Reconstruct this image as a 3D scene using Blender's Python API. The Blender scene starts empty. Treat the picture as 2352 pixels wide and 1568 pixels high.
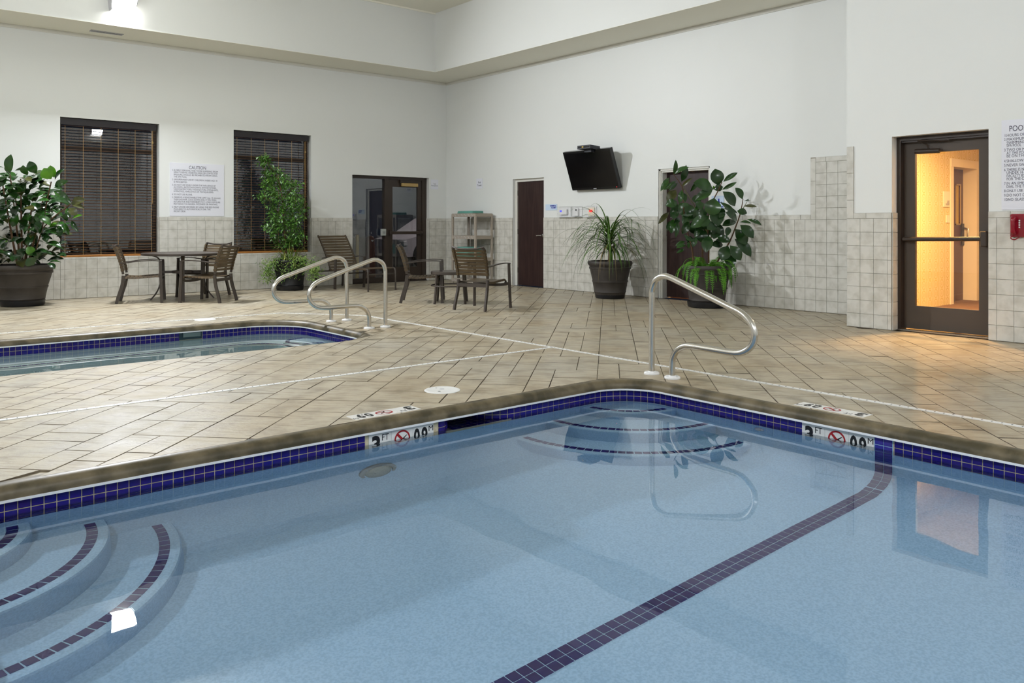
import bpy, bmesh, math, random
from mathutils import Vector, Matrix

random.seed(11)
scene = bpy.context.scene
COL = scene.collection

# ------------------------------------------------------------------ camera
CAM = Vector((-10.2635, -14.5007, 1.182))
YAW = math.radians(39.8924)
FPX, HOR = 1878.17, 516.15
FW = Vector((math.sin(YAW), math.cos(YAW), 0)); RT = Vector((math.cos(YAW), -math.sin(YAW), 0)); UP = Vector((0, 0, 1))
cd = bpy.data.cameras.new('camera'); cam = bpy.data.objects.new('camera', cd); COL.objects.link(cam)
cam.location = CAM; cam.rotation_euler = (math.pi / 2, 0, -YAW)
cd.sensor_fit = 'HORIZONTAL'; cd.sensor_width = 36.0; cd.lens = FPX / 2352 * 36.0
cd.shift_y = -(784 - HOR) / 2352; cd.clip_start = 0.05; cd.clip_end = 200
scene.camera = cam

# ------------------------------------------------------------------ world (night) and exposure
w = bpy.data.worlds.new('night_sky'); scene.world = w; w.use_nodes = True
w.node_tree.nodes['Background'].inputs[0].default_value = (0.010, 0.012, 0.018, 1)
w.node_tree.nodes['Background'].inputs[1].default_value = 1.0
scene.view_settings.view_transform = 'Standard'; scene.view_settings.look = 'None'
scene.view_settings.gamma = 1.0; scene.view_settings.use_curve_mapping = False
scene.view_settings.exposure = 0.0
scene.cycles.max_bounces = 7; scene.cycles.diffuse_bounces = 3; scene.cycles.glossy_bounces = 3
scene.cycles.transmission_bounces = 5; scene.cycles.transparent_max_bounces = 12
scene.cycles.use_denoising = True; scene.cycles.sample_clamp_indirect = 6.0
scene.cycles.caustics_reflective = False
scene.cycles.use_adaptive_sampling = True; scene.cycles.adaptive_threshold = .08; scene.cycles.adaptive_min_samples = 14

# ------------------------------------------------------------------ helpers
WM = {}
def wm(o): return WM.get(o.name, Matrix.Identity(4))
def set_parent(o, p):
    o.parent = p; o.matrix_parent_inverse = wm(p).inverted()
def tag(o, label=None, cat=None, group=None, kind=None):
    if label: o['label'] = label
    if cat: o['category'] = cat
    if group: o['group'] = group
    if kind: o['kind'] = kind
    return o
def thing(name, label, cat, loc=(0, 0, 0), group=None, kind=None, local=False, rz=0):
    o = bpy.data.objects.new(name, None); COL.objects.link(o); o.empty_display_size = .1
    o.location = loc; o.rotation_euler = (0, 0, rz)
    if not local: WM[o.name] = Matrix.Translation(Vector(loc))
    return tag(o, label, cat, group, kind)
def add_obj(name, me, parent=None, M=None):
    o = bpy.data.objects.new(name, me); COL.objects.link(o)
    if M is not None: o.matrix_basis = M; WM[o.name] = M.copy()
    if parent is not None: set_parent(o, parent)
    return o
class MB:
    def __init__(s): s.v = []; s.f = []
    def poly(s, pts):
        n = len(s.v); s.v += [tuple(p) for p in pts]; s.f.append(tuple(range(n, n + len(pts)))); return s
    def box(s, x0, x1, y0, y1, z0, z1):
        if x0 > x1: x0, x1 = x1, x0
        if y0 > y1: y0, y1 = y1, y0
        if z0 > z1: z0, z1 = z1, z0
        n = len(s.v)
        s.v += [(x0, y0, z0), (x1, y0, z0), (x1, y1, z0), (x0, y1, z0), (x0, y0, z1), (x1, y0, z1), (x1, y1, z1), (x0, y1, z1)]
        s.f += [tuple(n + i for i in q) for q in ((0, 3, 2, 1), (4, 5, 6, 7), (0, 1, 5, 4), (1, 2, 6, 5), (2, 3, 7, 6), (3, 0, 4, 7))]
        return s
    def obox(s, c, sx, sy, sz, ax=Vector((1, 0, 0)), ay=Vector((0, 1, 0)), az=Vector((0, 0, 1))):
        n = len(s.v); c = Vector(c)
        for k in (-1, 1):
            for i, j in ((-1, -1), (1, -1), (1, 1), (-1, 1)):
                s.v.append(tuple(c + ax * (i * sx / 2) + ay * (j * sy / 2) + az * (k * sz / 2)))
        s.f += [tuple(n + i for i in q) for q in ((0, 3, 2, 1), (4, 5, 6, 7), (0, 1, 5, 4), (1, 2, 6, 5), (2, 3, 7, 6), (3, 0, 4, 7))]
        return s
    def rbox(s, x0, x1, y0, y1, z0, z1, b=.01):          # box with chamfered edges (octagon plan, chamfered top and bottom)
        n = len(s.v)
        def ring(i, z):
            a0, a1, c0, c1 = x0 + i, x1 - i, y0 + i, y1 - i
            return [(a0 + b, c0, z), (a1 - b, c0, z), (a1, c0 + b, z), (a1, c1 - b, z), (a1 - b, c1, z), (a0 + b, c1, z), (a0, c1 - b, z), (a0, c0 + b, z)]
        s.v += ring(b * .6, z0) + ring(0, z0 + b * .6) + ring(0, z1 - b * .6) + ring(b * .6, z1)
        s.f.append(tuple(n + 7 - i for i in range(8))); s.f.append(tuple(n + 24 + i for i in range(8)))
        for k in range(3):
            for i in range(8):
                j = (i + 1) % 8; s.f.append((n + k * 8 + i, n + k * 8 + j, n + k * 8 + 8 + j, n + k * 8 + 8 + i))
        return s
    def prism(s, pts, d):                                # extrude a planar polygon by the vector d
        n = len(s.v); m = len(pts); d = Vector(d)
        s.v += [tuple(p) for p in pts] + [tuple(Vector(p) + d) for p in pts]
        s.f.append(tuple(n + m - 1 - i for i in range(m))); s.f.append(tuple(n + m + i for i in range(m)))
        for i in range(m):
            j = (i + 1) % m; s.f.append((n + i, n + j, n + m + j, n + m + i))
        return s
    def tube(s, path, r, n=8, closed=False, sq=None, side=None, cap=True):
        path = [Vector(p) for p in path]; m = len(path); st = len(s.v)
        rr = r if isinstance(r, (list, tuple)) else [r] * m
        prev = None
        for i, p in enumerate(path):
            if closed: t = path[(i + 1) % m] - path[i - 1]
            else: t = path[min(i + 1, m - 1)] - path[max(i - 1, 0)]
            t.normalize()
            if side is not None: a = Vector(side); a = (a - t * a.dot(t))
            elif prev is None:
                a = Vector((0, 0, 1)) if abs(t.z) < .9 else Vector((1, 0, 0)); a = a - t * a.dot(t)
            else: a = prev - t * prev.dot(t)
            a.normalize(); prev = a; b = t.cross(a)
            if sq:
                for u, q in ((-1, -1), (1, -1), (1, 1), (-1, 1)): s.v.append(tuple(p + a * (u * sq[0] / 2) + b * (q * sq[1] / 2)))
            else:
                for k in range(n):
                    an = 2 * math.pi * k / n; s.v.append(tuple(p + (a * math.cos(an) + b * math.sin(an)) * rr[i]))
        k = 4 if sq else n
        for i in range(m if closed else m - 1):
            A = st + i * k; B = st + ((i + 1) % m) * k
            for j in range(k):
                q = (j + 1) % k; s.f.append((A + j, A + q, B + q, B + j))
        if cap and not closed:
            s.f.append(tuple(st + k - 1 - j for j in range(k))); s.f.append(tuple(st + (m - 1) * k + j for j in range(k)))
        return s
    def lathe(s, prof, n=32, c=(0, 0, 0)):
        st = len(s.v); c = Vector(c)
        for r, z in prof:
            for k in range(n):
                a = 2 * math.pi * k / n; s.v.append((c.x + r * math.cos(a), c.y + r * math.sin(a), c.z + z))
        for i in range(len(prof) - 1):
            for k in range(n):
                j = (k + 1) % n; s.f.append((st + i * n + k, st + i * n + j, st + (i + 1) * n + j, st + (i + 1) * n + k))
        if prof[0][0] > 1e-4: s.f.append(tuple(st + n - 1 - k for k in range(n)))
        if prof[-1][0] > 1e-4: s.f.append(tuple(st + (len(prof) - 1) * n + k for k in range(n)))
        return s
    def sweep(s, path, prof, closed=True):               # path: list of (point, outward normal); prof: list of (offset, z)
        st = len(s.v); k = len(prof); m = len(path)
        for p, nn in path:
            for o, z in prof: s.v.append((p[0] + nn[0] * o, p[1] + nn[1] * o, z))
        for i in range(m if closed else m - 1):
            A = st + i * k; B = st + ((i + 1) % m) * k
            for j in range(k - 1): s.f.append((A + j, B + j, B + j + 1, A + j + 1))
        return s
    def mesh(s, name, m, smooth=False, ang=None):
        me = bpy.data.meshes.new(name); me.from_pydata(s.v, [], s.f); me.update()
        if m is not None: me.materials.append(m)
        if smooth:
            me.polygons.foreach_set('use_smooth', [True] * len(me.polygons))
            if ang is not None:
                try: me.set_sharp_from_angle(angle=math.radians(ang))
                except Exception: pass
        return me
    def build(s, name, m, parent=None, smooth=False, ang=40):
        bm = bmesh.new(); me = s.mesh(name, m); bm.from_mesh(me); bmesh.ops.recalc_face_normals(bm, faces=bm.faces); bm.to_mesh(me); bm.free()
        if smooth:
            me.polygons.foreach_set('use_smooth', [True] * len(me.polygons))
            me.set_sharp_from_angle(angle=math.radians(ang))
        return add_obj(name, me, parent)
def smooth_path(pts, k=6):                                # Catmull-Rom through the points
    pts = [Vector(p) for p in pts]; out = []
    for i in range(len(pts) - 1):
        p0 = pts[max(i - 1, 0)]; p1 = pts[i]; p2 = pts[i + 1]; p3 = pts[min(i + 2, len(pts) - 1)]
        for j in range(k):
            t = j / k
            out.append(.5 * ((2 * p1) + (p2 - p0) * t + (2 * p0 - 5 * p1 + 4 * p2 - p3) * t * t + (3 * p1 - p0 - 3 * p2 + p3) * t ** 3))
    out.append(pts[-1]); return out
def at(px, py, d): return CAM + (FW + RT * ((px - 1176) / FPX) + UP * ((HOR - py) / FPX)) * d
def proj(P):
    v = Vector(P) - CAM; d = v.dot(FW)
    if d < .05: return None
    return (1176 + FPX * v.dot(RT) / d, HOR - FPX * v.z / d, d)
def in_view(P, mg=60):
    q = proj(P); return q is not None and -mg < q[0] < 2352 + mg and -mg < q[1] < 1568 + mg

# ------------------------------------------------------------------ materials
def N(nt, t, **kw):
    n = nt.nodes.new(t)
    for k, v in kw.items(): setattr(n, k, v)
    return n
def mat(name, col, rough=.5, spec=.5, metal=0, col2=None, nscale=5, detail=4, lo=.35, hi=.65, stretch=None, rot=0, bump=0, bscale=None, bdist=.01, rough2=None, emit=None, estr=0, coat=0, trans=0, ior=1.45):
    m = bpy.data.materials.new(name); m.use_nodes = True; nt = m.node_tree; b = nt.nodes['Principled BSDF']
    b.inputs['Base Color'].default_value = (*col, 1); b.inputs['Roughness'].default_value = rough
    b.inputs['Specular IOR Level'].default_value = spec; b.inputs['Metallic'].default_value = metal
    b.inputs['Coat Weight'].default_value = coat; b.inputs['IOR'].default_value = ior
    if emit: b.inputs['Emission Color'].default_value = (*emit, 1); b.inputs['Emission Strength'].default_value = estr
    if col2 is not None or bump:
        g = N(nt, 'ShaderNodeNewGeometry'); mp = N(nt, 'ShaderNodeMapping'); nt.links.new(g.outputs['Position'], mp.inputs['Vector'])
        if stretch: mp.inputs['Scale'].default_value = stretch
        mp.inputs['Rotation'].default_value = (0, 0, rot)
    if col2 is not None:
        nz = N(nt, 'ShaderNodeTexNoise'); nz.inputs['Scale'].default_value = nscale; nz.inputs['Detail'].default_value = detail
        nt.links.new(mp.outputs[0], nz.inputs['Vector'])
        r = N(nt, 'ShaderNodeValToRGB'); r.color_ramp.elements[0].position = lo; r.color_ramp.elements[1].position = hi
        r.color_ramp.elements[0].color = (*col, 1); r.color_ramp.elements[1].color = (*col2, 1)
        nt.links.new(nz.outputs['Fac'], r.inputs[0]); nt.links.new(r.outputs[0], b.inputs['Base Color'])
        if rough2 is not None:
            mr = N(nt, 'ShaderNodeMapRange'); mr.inputs[3].default_value = rough; mr.inputs[4].default_value = rough2
            mr.inputs[1].default_value = lo; mr.inputs[2].default_value = hi
            nt.links.new(nz.outputs['Fac'], mr.inputs[0]); nt.links.new(mr.outputs[0], b.inputs['Roughness'])
    if bump:
        nb = N(nt, 'ShaderNodeTexNoise'); nb.inputs['Scale'].default_value = bscale or nscale * 4; nb.inputs['Detail'].default_value = 5
        nt.links.new(mp.outputs[0], nb.inputs['Vector'])
        bp = N(nt, 'ShaderNodeBump'); bp.inputs['Strength'].default_value = bump; bp.inputs['Distance'].default_value = bdist
        nt.links.new(nb.outputs['Fac'], bp.inputs['Height']); nt.links.new(bp.outputs[0], b.inputs['Normal'])
    return m
def thin_glass(name, tint=(1, 1, 1), r0=.04):   # one pane: clear with a Fresnel mirror on it
    m = bpy.data.materials.new(name); m.use_nodes = True; nt = m.node_tree; nt.nodes.remove(nt.nodes['Principled BSDF'])
    o = nt.nodes['Material Output']; t = N(nt, 'ShaderNodeBsdfTransparent'); t.inputs[0].default_value = (*tint, 1)
    gl = N(nt, 'ShaderNodeBsdfGlossy'); gl.inputs['Roughness'].default_value = 0.0
    lw = N(nt, 'ShaderNodeLayerWeight'); lw.inputs[0].default_value = .5; pw = N(nt, 'ShaderNodeMath', operation='POWER'); pw.inputs[1].default_value = 5.0
    mu = N(nt, 'ShaderNodeMath', operation='MULTIPLY_ADD'); mu.inputs[1].default_value = 1 - r0; mu.inputs[2].default_value = r0; mx = N(nt, 'ShaderNodeMixShader')
    nt.links.new(lw.outputs['Facing'], pw.inputs[0]); nt.links.new(pw.outputs[0], mu.inputs[0]); nt.links.new(mu.outputs[0], mx.inputs[0])
    nt.links.new(t.outputs[0], mx.inputs[1]); nt.links.new(gl.outputs[0], mx.inputs[2]); nt.links.new(mx.outputs[0], o.inputs[0])
    return m
def emat(name, col, strength):
    m = bpy.data.materials.new(name); m.use_nodes = True; nt = m.node_tree; nt.nodes.remove(nt.nodes['Principled BSDF'])
    e = N(nt, 'ShaderNodeEmission'); e.inputs[0].default_value = (*col, 1); e.inputs[1].default_value = strength
    nt.links.new(e.outputs[0], nt.nodes['Material Output'].inputs[0]); return m

M = {}
M['paint'] = mat('wall_paint', (.80, .815, .795), .42, .35, bump=.05, bscale=60, bdist=.002)
M['ceil'] = mat('ceiling_paint', (.90, .885, .78), .8, .2)
M['tile'] = mat('wall_tile', (.67, .655, .60), .32, .5, col2=(.52, .505, .445), nscale=9, detail=8, lo=.42, hi=.72)
M['grout'] = mat('wall_grout', (.30, .265, .21), .9, .2)
def deck_material():
    m = bpy.data.materials.new('stamped_concrete'); m.use_nodes = True; nt = m.node_tree; b = nt.nodes['Principled BSDF']; L = nt.links.new
    g = N(nt, 'ShaderNodeNewGeometry'); mp = N(nt, 'ShaderNodeMapping'); mp.inputs['Rotation'].default_value = (0, 0, -math.radians(43.4)); L(g.outputs['Position'], mp.inputs['Vector'])
    def noise(scale, detail, stretch=(1, 1, 1), rough=.55, off=0):
        q = N(nt, 'ShaderNodeMapping'); q.inputs['Scale'].default_value = stretch; q.inputs['Location'].default_value = (off, off * .7, 0); L(mp.outputs[0], q.inputs['Vector'])
        n = N(nt, 'ShaderNodeTexNoise'); n.inputs['Scale'].default_value = scale; n.inputs['Detail'].default_value = detail; n.inputs['Roughness'].default_value = rough; L(q.outputs[0], n.inputs['Vector']); return n.outputs['Fac']
    def ramp(fac, stops):
        r = N(nt, 'ShaderNodeValToRGB'); e = r.color_ramp.elements
        while len(e) < len(stops): e.new(.5)
        for k, (p, c) in enumerate(stops): e[k].position = p; e[k].color = (*c, 1)
        L(fac, r.inputs[0]); return r.outputs[0]
    def mix(fac, a, c, mode='MIX'):
        x = N(nt, 'ShaderNodeMix', data_type='RGBA', blend_type=mode); L(fac, x.inputs[0]) if not isinstance(fac, float) else setattr(x.inputs[0], 'default_value', fac)
        L(a, x.inputs[6]); L(c, x.inputs[7]); return x.outputs[2]
    big = noise(.9, 6); mid = noise(5, 8, off=3); streak = noise(1.6, 9, (22, 3.2, 1), .6, 7); crack = noise(1.2, 7, (16, 2.4, 1), .62, 19)
    base = ramp(big, [(.32, (.400, .325, .215)), (.48, (.450, .390, .285)), (.66, (.425, .385, .305))])
    tone = ramp(mid, [(.30, (.66, .63, .58)), (.52, (.98, .98, .97)), (.75, (1.10, 1.10, 1.10))])
    c = mix(1.0, base, tone, 'MULTIPLY')
    st_ = ramp(streak, [(.36, (.72, .68, .62)), (.50, (1, 1, 1)), (.70, (1.04, 1.04, 1.04))]); c = mix(.85, c, mix(1.0, c, st_, 'MULTIPLY'))
    cr = ramp(crack, [(.27, (.62, .58, .50)), (.33, (1, 1, 1)), (1, (1, 1, 1))]); c = mix(1.0, c, cr, 'MULTIPLY')
    L(c, b.inputs['Base Color'])
    rr = N(nt, 'ShaderNodeMapRange'); rr.inputs[1].default_value = .3; rr.inputs[2].default_value = .7; rr.inputs[3].default_value = .46; rr.inputs[4].default_value = .66; L(mid, rr.inputs[0]); L(rr.outputs[0], b.inputs['Roughness'])
    b.inputs['Specular IOR Level'].default_value = .35; b.inputs['Coat Weight'].default_value = .30; b.inputs['Coat Roughness'].default_value = .17
    h1 = N(nt, 'ShaderNodeMath', operation='MULTIPLY'); h1.inputs[1].default_value = 1.0; L(streak, h1.inputs[0])
    h2 = N(nt, 'ShaderNodeMath', operation='ADD'); L(h1.outputs[0], h2.inputs[0]); fine = noise(26, 6, (1.6, 1, 1), .6, 31); L(fine, h2.inputs[1])
    bp = N(nt, 'ShaderNodeBump'); bp.inputs['Strength'].default_value = .42; bp.inputs['Distance'].default_value = .006; L(h2.outputs[0], bp.inputs['Height']); L(bp.outputs[0], b.inputs['Normal'])
    bq = N(nt, 'ShaderNodeBump'); bq.inputs['Strength'].default_value = .16; bq.inputs['Distance'].default_value = .005; L(h2.outputs[0], bq.inputs['Height']); L(bq.outputs[0], b.inputs['Coat Normal'])
    return m
M['deck'] = deck_material()
M['joint'] = mat('deck_joint', (.29, .245, .175), .7, .3, col2=(.075, .055, .036), nscale=2.2, detail=5, lo=.38, hi=.60)
M['coping'] = mat('coping_stone', (.165, .132, .078), .42, .45, col2=(.062, .051, .027), nscale=7, detail=10, lo=.40, hi=.62, bump=.25, bscale=25, bdist=.004)
M['spaplaster'] = mat('spa_plaster', (.56, .72, .74), .75, .2, col2=(.47, .63, .66), nscale=60, detail=3, lo=.38, hi=.62)
M['plaster'] = mat('pool_plaster', (.42, .66, .90), .75, .2, col2=(.33, .55, .78), nscale=90, detail=3, lo=.38, hi=.62)
M['bluetile'] = mat('blue_glazed_tile', (.010, .008, .20), .14, .35, col2=(.022, .008, .17), nscale=8, detail=2, lo=.4, hi=.7)
M['bluetile2'] = mat('blue_step_tile', (.030, .032, .30), .3, .3, col2=(.07, .045, .28), nscale=6, detail=2, lo=.4, hi=.7)
M['poolgrout'] = mat('pool_grout', (.64, .57, .40), .8, .2, col2=(.50, .40, .24), nscale=30, lo=.5, hi=.75)
M['whitetrim'] = mat('white_trim', (.80, .82, .86), .35, .5)
M['whitetile'] = mat('white_marker_tile', (.80, .79, .76), .2, .5)
M['black'] = mat('black_paint', (.012, .012, .014), .35, .4)
M['red'] = mat('red_paint', (.36, .015, .02), .35, .4)
M['steel'] = mat('stainless_steel', (.62, .60, .56), .22, .5, metal=1)
M['chrome'] = mat('chrome', (.7, .7, .7), .12, .5, metal=1)
M['plastic_w'] = mat('white_plastic', (.82, .82, .82), .35, .5)
M['bronze'] = mat('bronze_aluminium', (.040, .027, .020), .38, .5)
M['bronze_pale'] = mat('bronze_door_paint', (.085, .066, .052), .5, .4)  # paler grey-brown than the frame bronze, for the glazed door leaf
M['wood'] = mat('dark_door_veneer', (.040, .020, .017), .42, .4, col2=(.026, .012, .011), nscale=3, stretch=(9, 9, .7), lo=.4, hi=.6)
M['frame_w'] = mat('painted_steel_frame', (.76, .75, .69), .45, .4)
M['chairframe'] = mat('brown_powder_coat', (.058, .046, .038), .42, .5)
M['strap'] = mat('brown_vinyl_strap', (.098, .066, .032), .4, .5, col2=(.075, .049, .023), nscale=6, lo=.4, hi=.6)
M['glasstop'] = mat('smoked_table_top', (.16, .16, .16), .12, .5)
M['pot'] = mat('grey_brown_planter', (.060, .052, .046), .55, .4, col2=(.048, .041, .036), nscale=6, lo=.4, hi=.6)
M['potblack'] = mat('black_planter', (.012, .012, .012), .45, .4)
M['saucer'] = mat('black_saucer', (.010, .010, .012), .4, .5)
M['soil'] = mat('soil', (.03, .02, .012), .95, .1)
M['ficus2'] = mat('small_ficus_leaf_dark', (.035, .105, .014), .35, .5, col2=(.06, .16, .02), nscale=7, lo=.35, hi=.65)
M['bark'] = mat('bark', (.14, .085, .045), .8, .2, col2=(.09, .05, .03), nscale=20)
M['greenstem'] = mat('green_stem', (.13, .14, .04), .5, .3)
M['leafA'] = mat('rubber_leaf_dark', (.012, .040, .010), .2, .6, col2=(.018, .058, .012), nscale=5, lo=.35, hi=.65)
M['leafB'] = mat('rubber_leaf_mid', (.026, .090, .012), .2, .6, col2=(.016, .055, .010), nscale=6, lo=.35, hi=.65)
M['leafC'] = mat('rubber_leaf_fresh', (.09, .26, .010), .3, .5, col2=(.055, .17, .012), nscale=6, lo=.35, hi=.65)
M['leafD'] = mat('rubber_leaf_olive', (.055, .060, .012), .35, .5)
M['fern'] = mat('fern_frond', (.11, .32, .018), .5, .3, col2=(.06, .19, .012), nscale=8, lo=.35, hi=.65)
M['palm'] = mat('strap_leaf', (.050, .120, .020), .35, .5, col2=(.11, .22, .03), nscale=4, lo=.4, hi=.7)
M['palmdry'] = mat('dry_leaf_tip', (.20, .15, .06), .6, .3)
M['ficus'] = mat('small_ficus_leaf', (.095, .215, .026), .35, .5, col2=(.045, .125, .016), nscale=7, lo=.35, hi=.65)
M['spider'] = mat('spider_leaf', (.28, .30, .07), .5, .3, col2=(.10, .19, .03), nscale=9, lo=.4, hi=.6)
M['trail'] = mat('trailing_leaf', (.17, .25, .05), .5, .3, col2=(.08, .17, .025), nscale=9, lo=.4, hi=.6)
M['slat'] = mat('blind_slat', (.19, .085, .032), .4, .45, col2=(.13, .055, .020), nscale=4, stretch=(1, 10, 10), lo=.4, hi=.6)
M['railwood'] = mat('blind_bottom_rail', (.34, .14, .03), .4, .45)  # orange-brown wood of the bottom rail
M['valance'] = mat('blind_valance', (.020, .016, .018), .4, .5)
M['cord'] = mat('blind_cord', (.42, .26, .10), .7, .2)
M['tanbox'] = mat('tan_closer', (.45, .31, .12), .4, .4)
M['pane'] = thin_glass('window_pane', (.85, .87, .88), .115)
M['pane2'] = thin_glass('door_pane', (.97, .97, .97), .04)
M['clear'] = thin_glass('clear_plastic_cover', (1, 1, 1), .02)
M['tv'] = mat('tv_screen', (.004, .004, .005), .12, .5)
M['tvframe'] = mat('tv_bezel', (.012, .012, .013), .2, .5)
M['box'] = mat('black_box', (.035, .037, .045), .4, .5)
M['paper'] = mat('sign_board', (.80, .81, .88), .5, .3)
M['ink'] = mat('sign_ink', (.085, .085, .12), .6, .2)
M['bluesign'] = mat('blue_sign', (.58, .70, .86), .45, .4)
M['blueink'] = mat('blue_ink', (.02, .03, .32), .5, .3)
M['shelf'] = mat('taupe_plastic', (.40, .35, .29), .5, .4)
M['towel'] = mat('teal_towel', (.17, .40, .34), .95, .1, bump=.4, bscale=180, bdist=.003)
M['redphone'] = mat('red_phone', (.26, .006, .018), .22, .5)
M['housing'] = mat('lamp_housing', (.55, .55, .58), .4, .5)
M['carpaint'] = mat('car_paint', (.72, .68, .70), .25, .5)
M['rubber'] = mat('tyre', (.015, .015, .015), .7, .3)
M['asphalt'] = mat('asphalt', (.045, .045, .045), .9, .2, col2=(.065, .062, .06), nscale=60)
M['grass'] = mat('lawn', (.02, .035, .012), .9, .1, col2=(.03, .05, .018), nscale=12)
M['bollard'] = mat('bollard_paint', (.16, .055, .035), .5, .4)
M['yellow'] = mat('yellow_paint', (.62, .42, .05), .45, .4)
M['cream'] = mat('hall_trim', (.82, .70, .52), .45, .4)
M['carpet'] = mat('hall_carpet', (.22, .12, .07), .95, .1)
M['laundry'] = mat('hall_door', (.10, .04, .022), .4, .4)
M['drain'] = mat('white_drain', (.78, .78, .76), .4, .4)
M['bezel'] = mat('light_bezel', (.34, .35, .34), .3, .5, metal=.6)
M['lens'] = mat('pool_light_lens', (.40, .46, .44), .25, .5, bump=1.0, bscale=110, bdist=.01)
# ------------------------------------------------------------------ room constants
XMIN, YMIN = -13.0, -19.0
ZC, ZS, SOF = 5.43, 4.247, 0.91
PX, PY = -1.146, -9.685                    # the thicker wall part that holds the corridor door
POOL = (-10.02, -5.46, -16.6, -10.15); PR = .38; ZW = -.148; ZF = -.885
SPA = (-10.25, -5.755, -7.02, -4.69); SR = .62; ZWS = -.160
DADO_ROWS, TP = 8, .156

def light_area(name, loc, direction, sx, sy, power, col, spread=160, caustic=True):
    l = bpy.data.lights.new(name, 'AREA'); l.shape = 'RECTANGLE'; l.size = sx; l.size_y = sy; l.energy = power; l.color = col
    l.spread = math.radians(spread)
    o = bpy.data.objects.new(name, l); COL.objects.link(o); o.location = loc
    o.rotation_euler = Vector(direction).to_track_quat('-Z', 'Y').to_euler()
    try: l.cycles.is_caustics_light = caustic
    except Exception: pass
    return o

# ------------------------------------------------------------------ wall-mounted flood lights (the room's lamps)
LAMP_COL = (.95, .985, 1.04)
M['lampglow'] = emat('lamp_lens', (1.0, .98, .94), 26)
def flood_light(loc, out, power, label):
    """wall pack: sloping housing on the soffit face with a bright refractor; 'out' points into the room"""
    out = Vector(out); side = Vector((0, 0, 1)).cross(out); p = Vector(loc)
    t = thing('flood_light', label, 'light', p, 'wall mounted flood lights')
    def P(s, o, z): return p + side * s + out * o + Vector((0, 0, z))
    hs = .20
    b = MB()
    b.prism([P(-hs, 0, .30), P(-hs, .10, .30), P(-hs, .24, .14), P(-hs, .24, .10), P(-hs, 0, .10)], side * (2 * hs)); b.build('housing', M['housing'], t)
    for s in (-1, 1): MB().prism([P(s * hs, 0, .10), P(s * hs, .24, .10), P(s * (hs - .03), .17, -.14), P(s * (hs - .03), 0, -.14)], side * (-.012 * s)).build('end_plate', M['housing'], t)
    b = MB(); b.prism([P(-hs + .02, .005, .10), P(-hs + .02, .225, .10), P(-hs + .045, .15, -.13), P(-hs + .045, .005, -.13)], side * (2 * hs - .065)); b.build('refractor', M['lampglow'], t)
    d = (out * .8 + Vector((0, 0, -.6))).normalized()
    lo = light_area('flood_light_lamp', P(0, .215, -.03), d, .34, .22, power, LAMP_COL, 180)
    set_parent(lo, t)
    return t
FL = 185
flood_light((-6.79, -SOF, 4.60), (0, -1, 0), FL * 2.45, 'flood light on the ceiling soffit above the left window, bright white')
flood_light((-12.0, -SOF, 4.60), (0, -1, 0), FL * .35, 'flood light on the same soffit, farther along past the frame edge')
flood_light((XMIN + SOF, -7.1, 4.60), (1, 0, 0), FL * .95, 'flood light on the wall opposite the wall screen')
flood_light((XMIN + SOF, -15.2, 4.60), (1, 0, 0), FL * .85, 'flood light at the far end of the wall behind the camera')
flood_light((-1.8 - .9, YMIN + SOF, 4.60), (0, 1, 0), FL * .25, 'flood light opposite the windows, mirrored in the left window pane')
flood_light((-8.0, YMIN + SOF, 4.60), (0, 1, 0), FL * .65, 'flood light on the end wall behind the camera')

# ------------------------------------------------------------------ floor
def sd_rr(x, y, R, r):                                    # signed distance to a rounded rectangle and its gradient
    cx, cy = (R[0] + R[1]) / 2, (R[2] + R[3]) / 2; hx, hy = (R[1] - R[0]) / 2 - r, (R[3] - R[2]) / 2 - r
    dx, dy = abs(x - cx) - hx, abs(y - cy) - hy; sx, sy = (1 if x >= cx else -1), (1 if y >= cy else -1)
    if dx > 0 and dy > 0:
        l = math.hypot(dx, dy); return l - r, (sx * dx / l, sy * dy / l)
    return (dx - r, (sx, 0)) if dx > dy else (dy - r, (0, sy))
def rr_path(R, r, n=10, step=None):                       # closed rounded rectangle, ccw, with outward normals
    out = []
    for cx, cy, a0 in ((R[1] - r, R[2] + r, -90), (R[1] - r, R[3] - r, 0), (R[0] + r, R[3] - r, 90), (R[0] + r, R[2] + r, 180)):
        for i in range(n + 1):
            a = math.radians(a0 + 90 * i / n); nn = (math.cos(a), math.sin(a)); out.append(((cx + r * nn[0], cy + r * nn[1]), nn))
    return out
floor = thing('floor', None, None, (-5, -6, 0), kind='structure')
fb = MB()
zb = -.010
for x0, x1, y0, y1 in ((SPA[1], 0, SPA[2], 0), (XMIN, SPA[0], SPA[2], 0), (SPA[0], SPA[1], SPA[3], 0), (XMIN, 0, POOL[3], SPA[2]),
                       (POOL[1], 0, POOL[2], POOL[3]), (XMIN, POOL[0], POOL[2], POOL[3]), (XMIN, 0, YMIN, POOL[2])):
    fb.poly([(x0, y0, zb), (x1, y0, zb), (x1, y1, zb), (x0, y1, zb)])
for R, r in ((POOL, PR), (SPA, SR)):
    for cx, cy, px, py, a0 in ((R[1], R[2], R[1] - r, R[2] + r, -90), (R[1], R[3], R[1] - r, R[3] - r, 0), (R[0], R[3], R[0] + r, R[3] - r, 90), (R[0], R[2], R[0] + r, R[2] + r, 180)):
        fb.poly([(cx, cy, zb)] + [(px + r * math.cos(math.radians(a0 + 90 * (10 - i) / 10)), py + r * math.sin(math.radians(a0 + 90 * (10 - i) / 10)), zb) for i in range(11)])
fb.build('joint_bed', M['deck'], floor)

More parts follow.
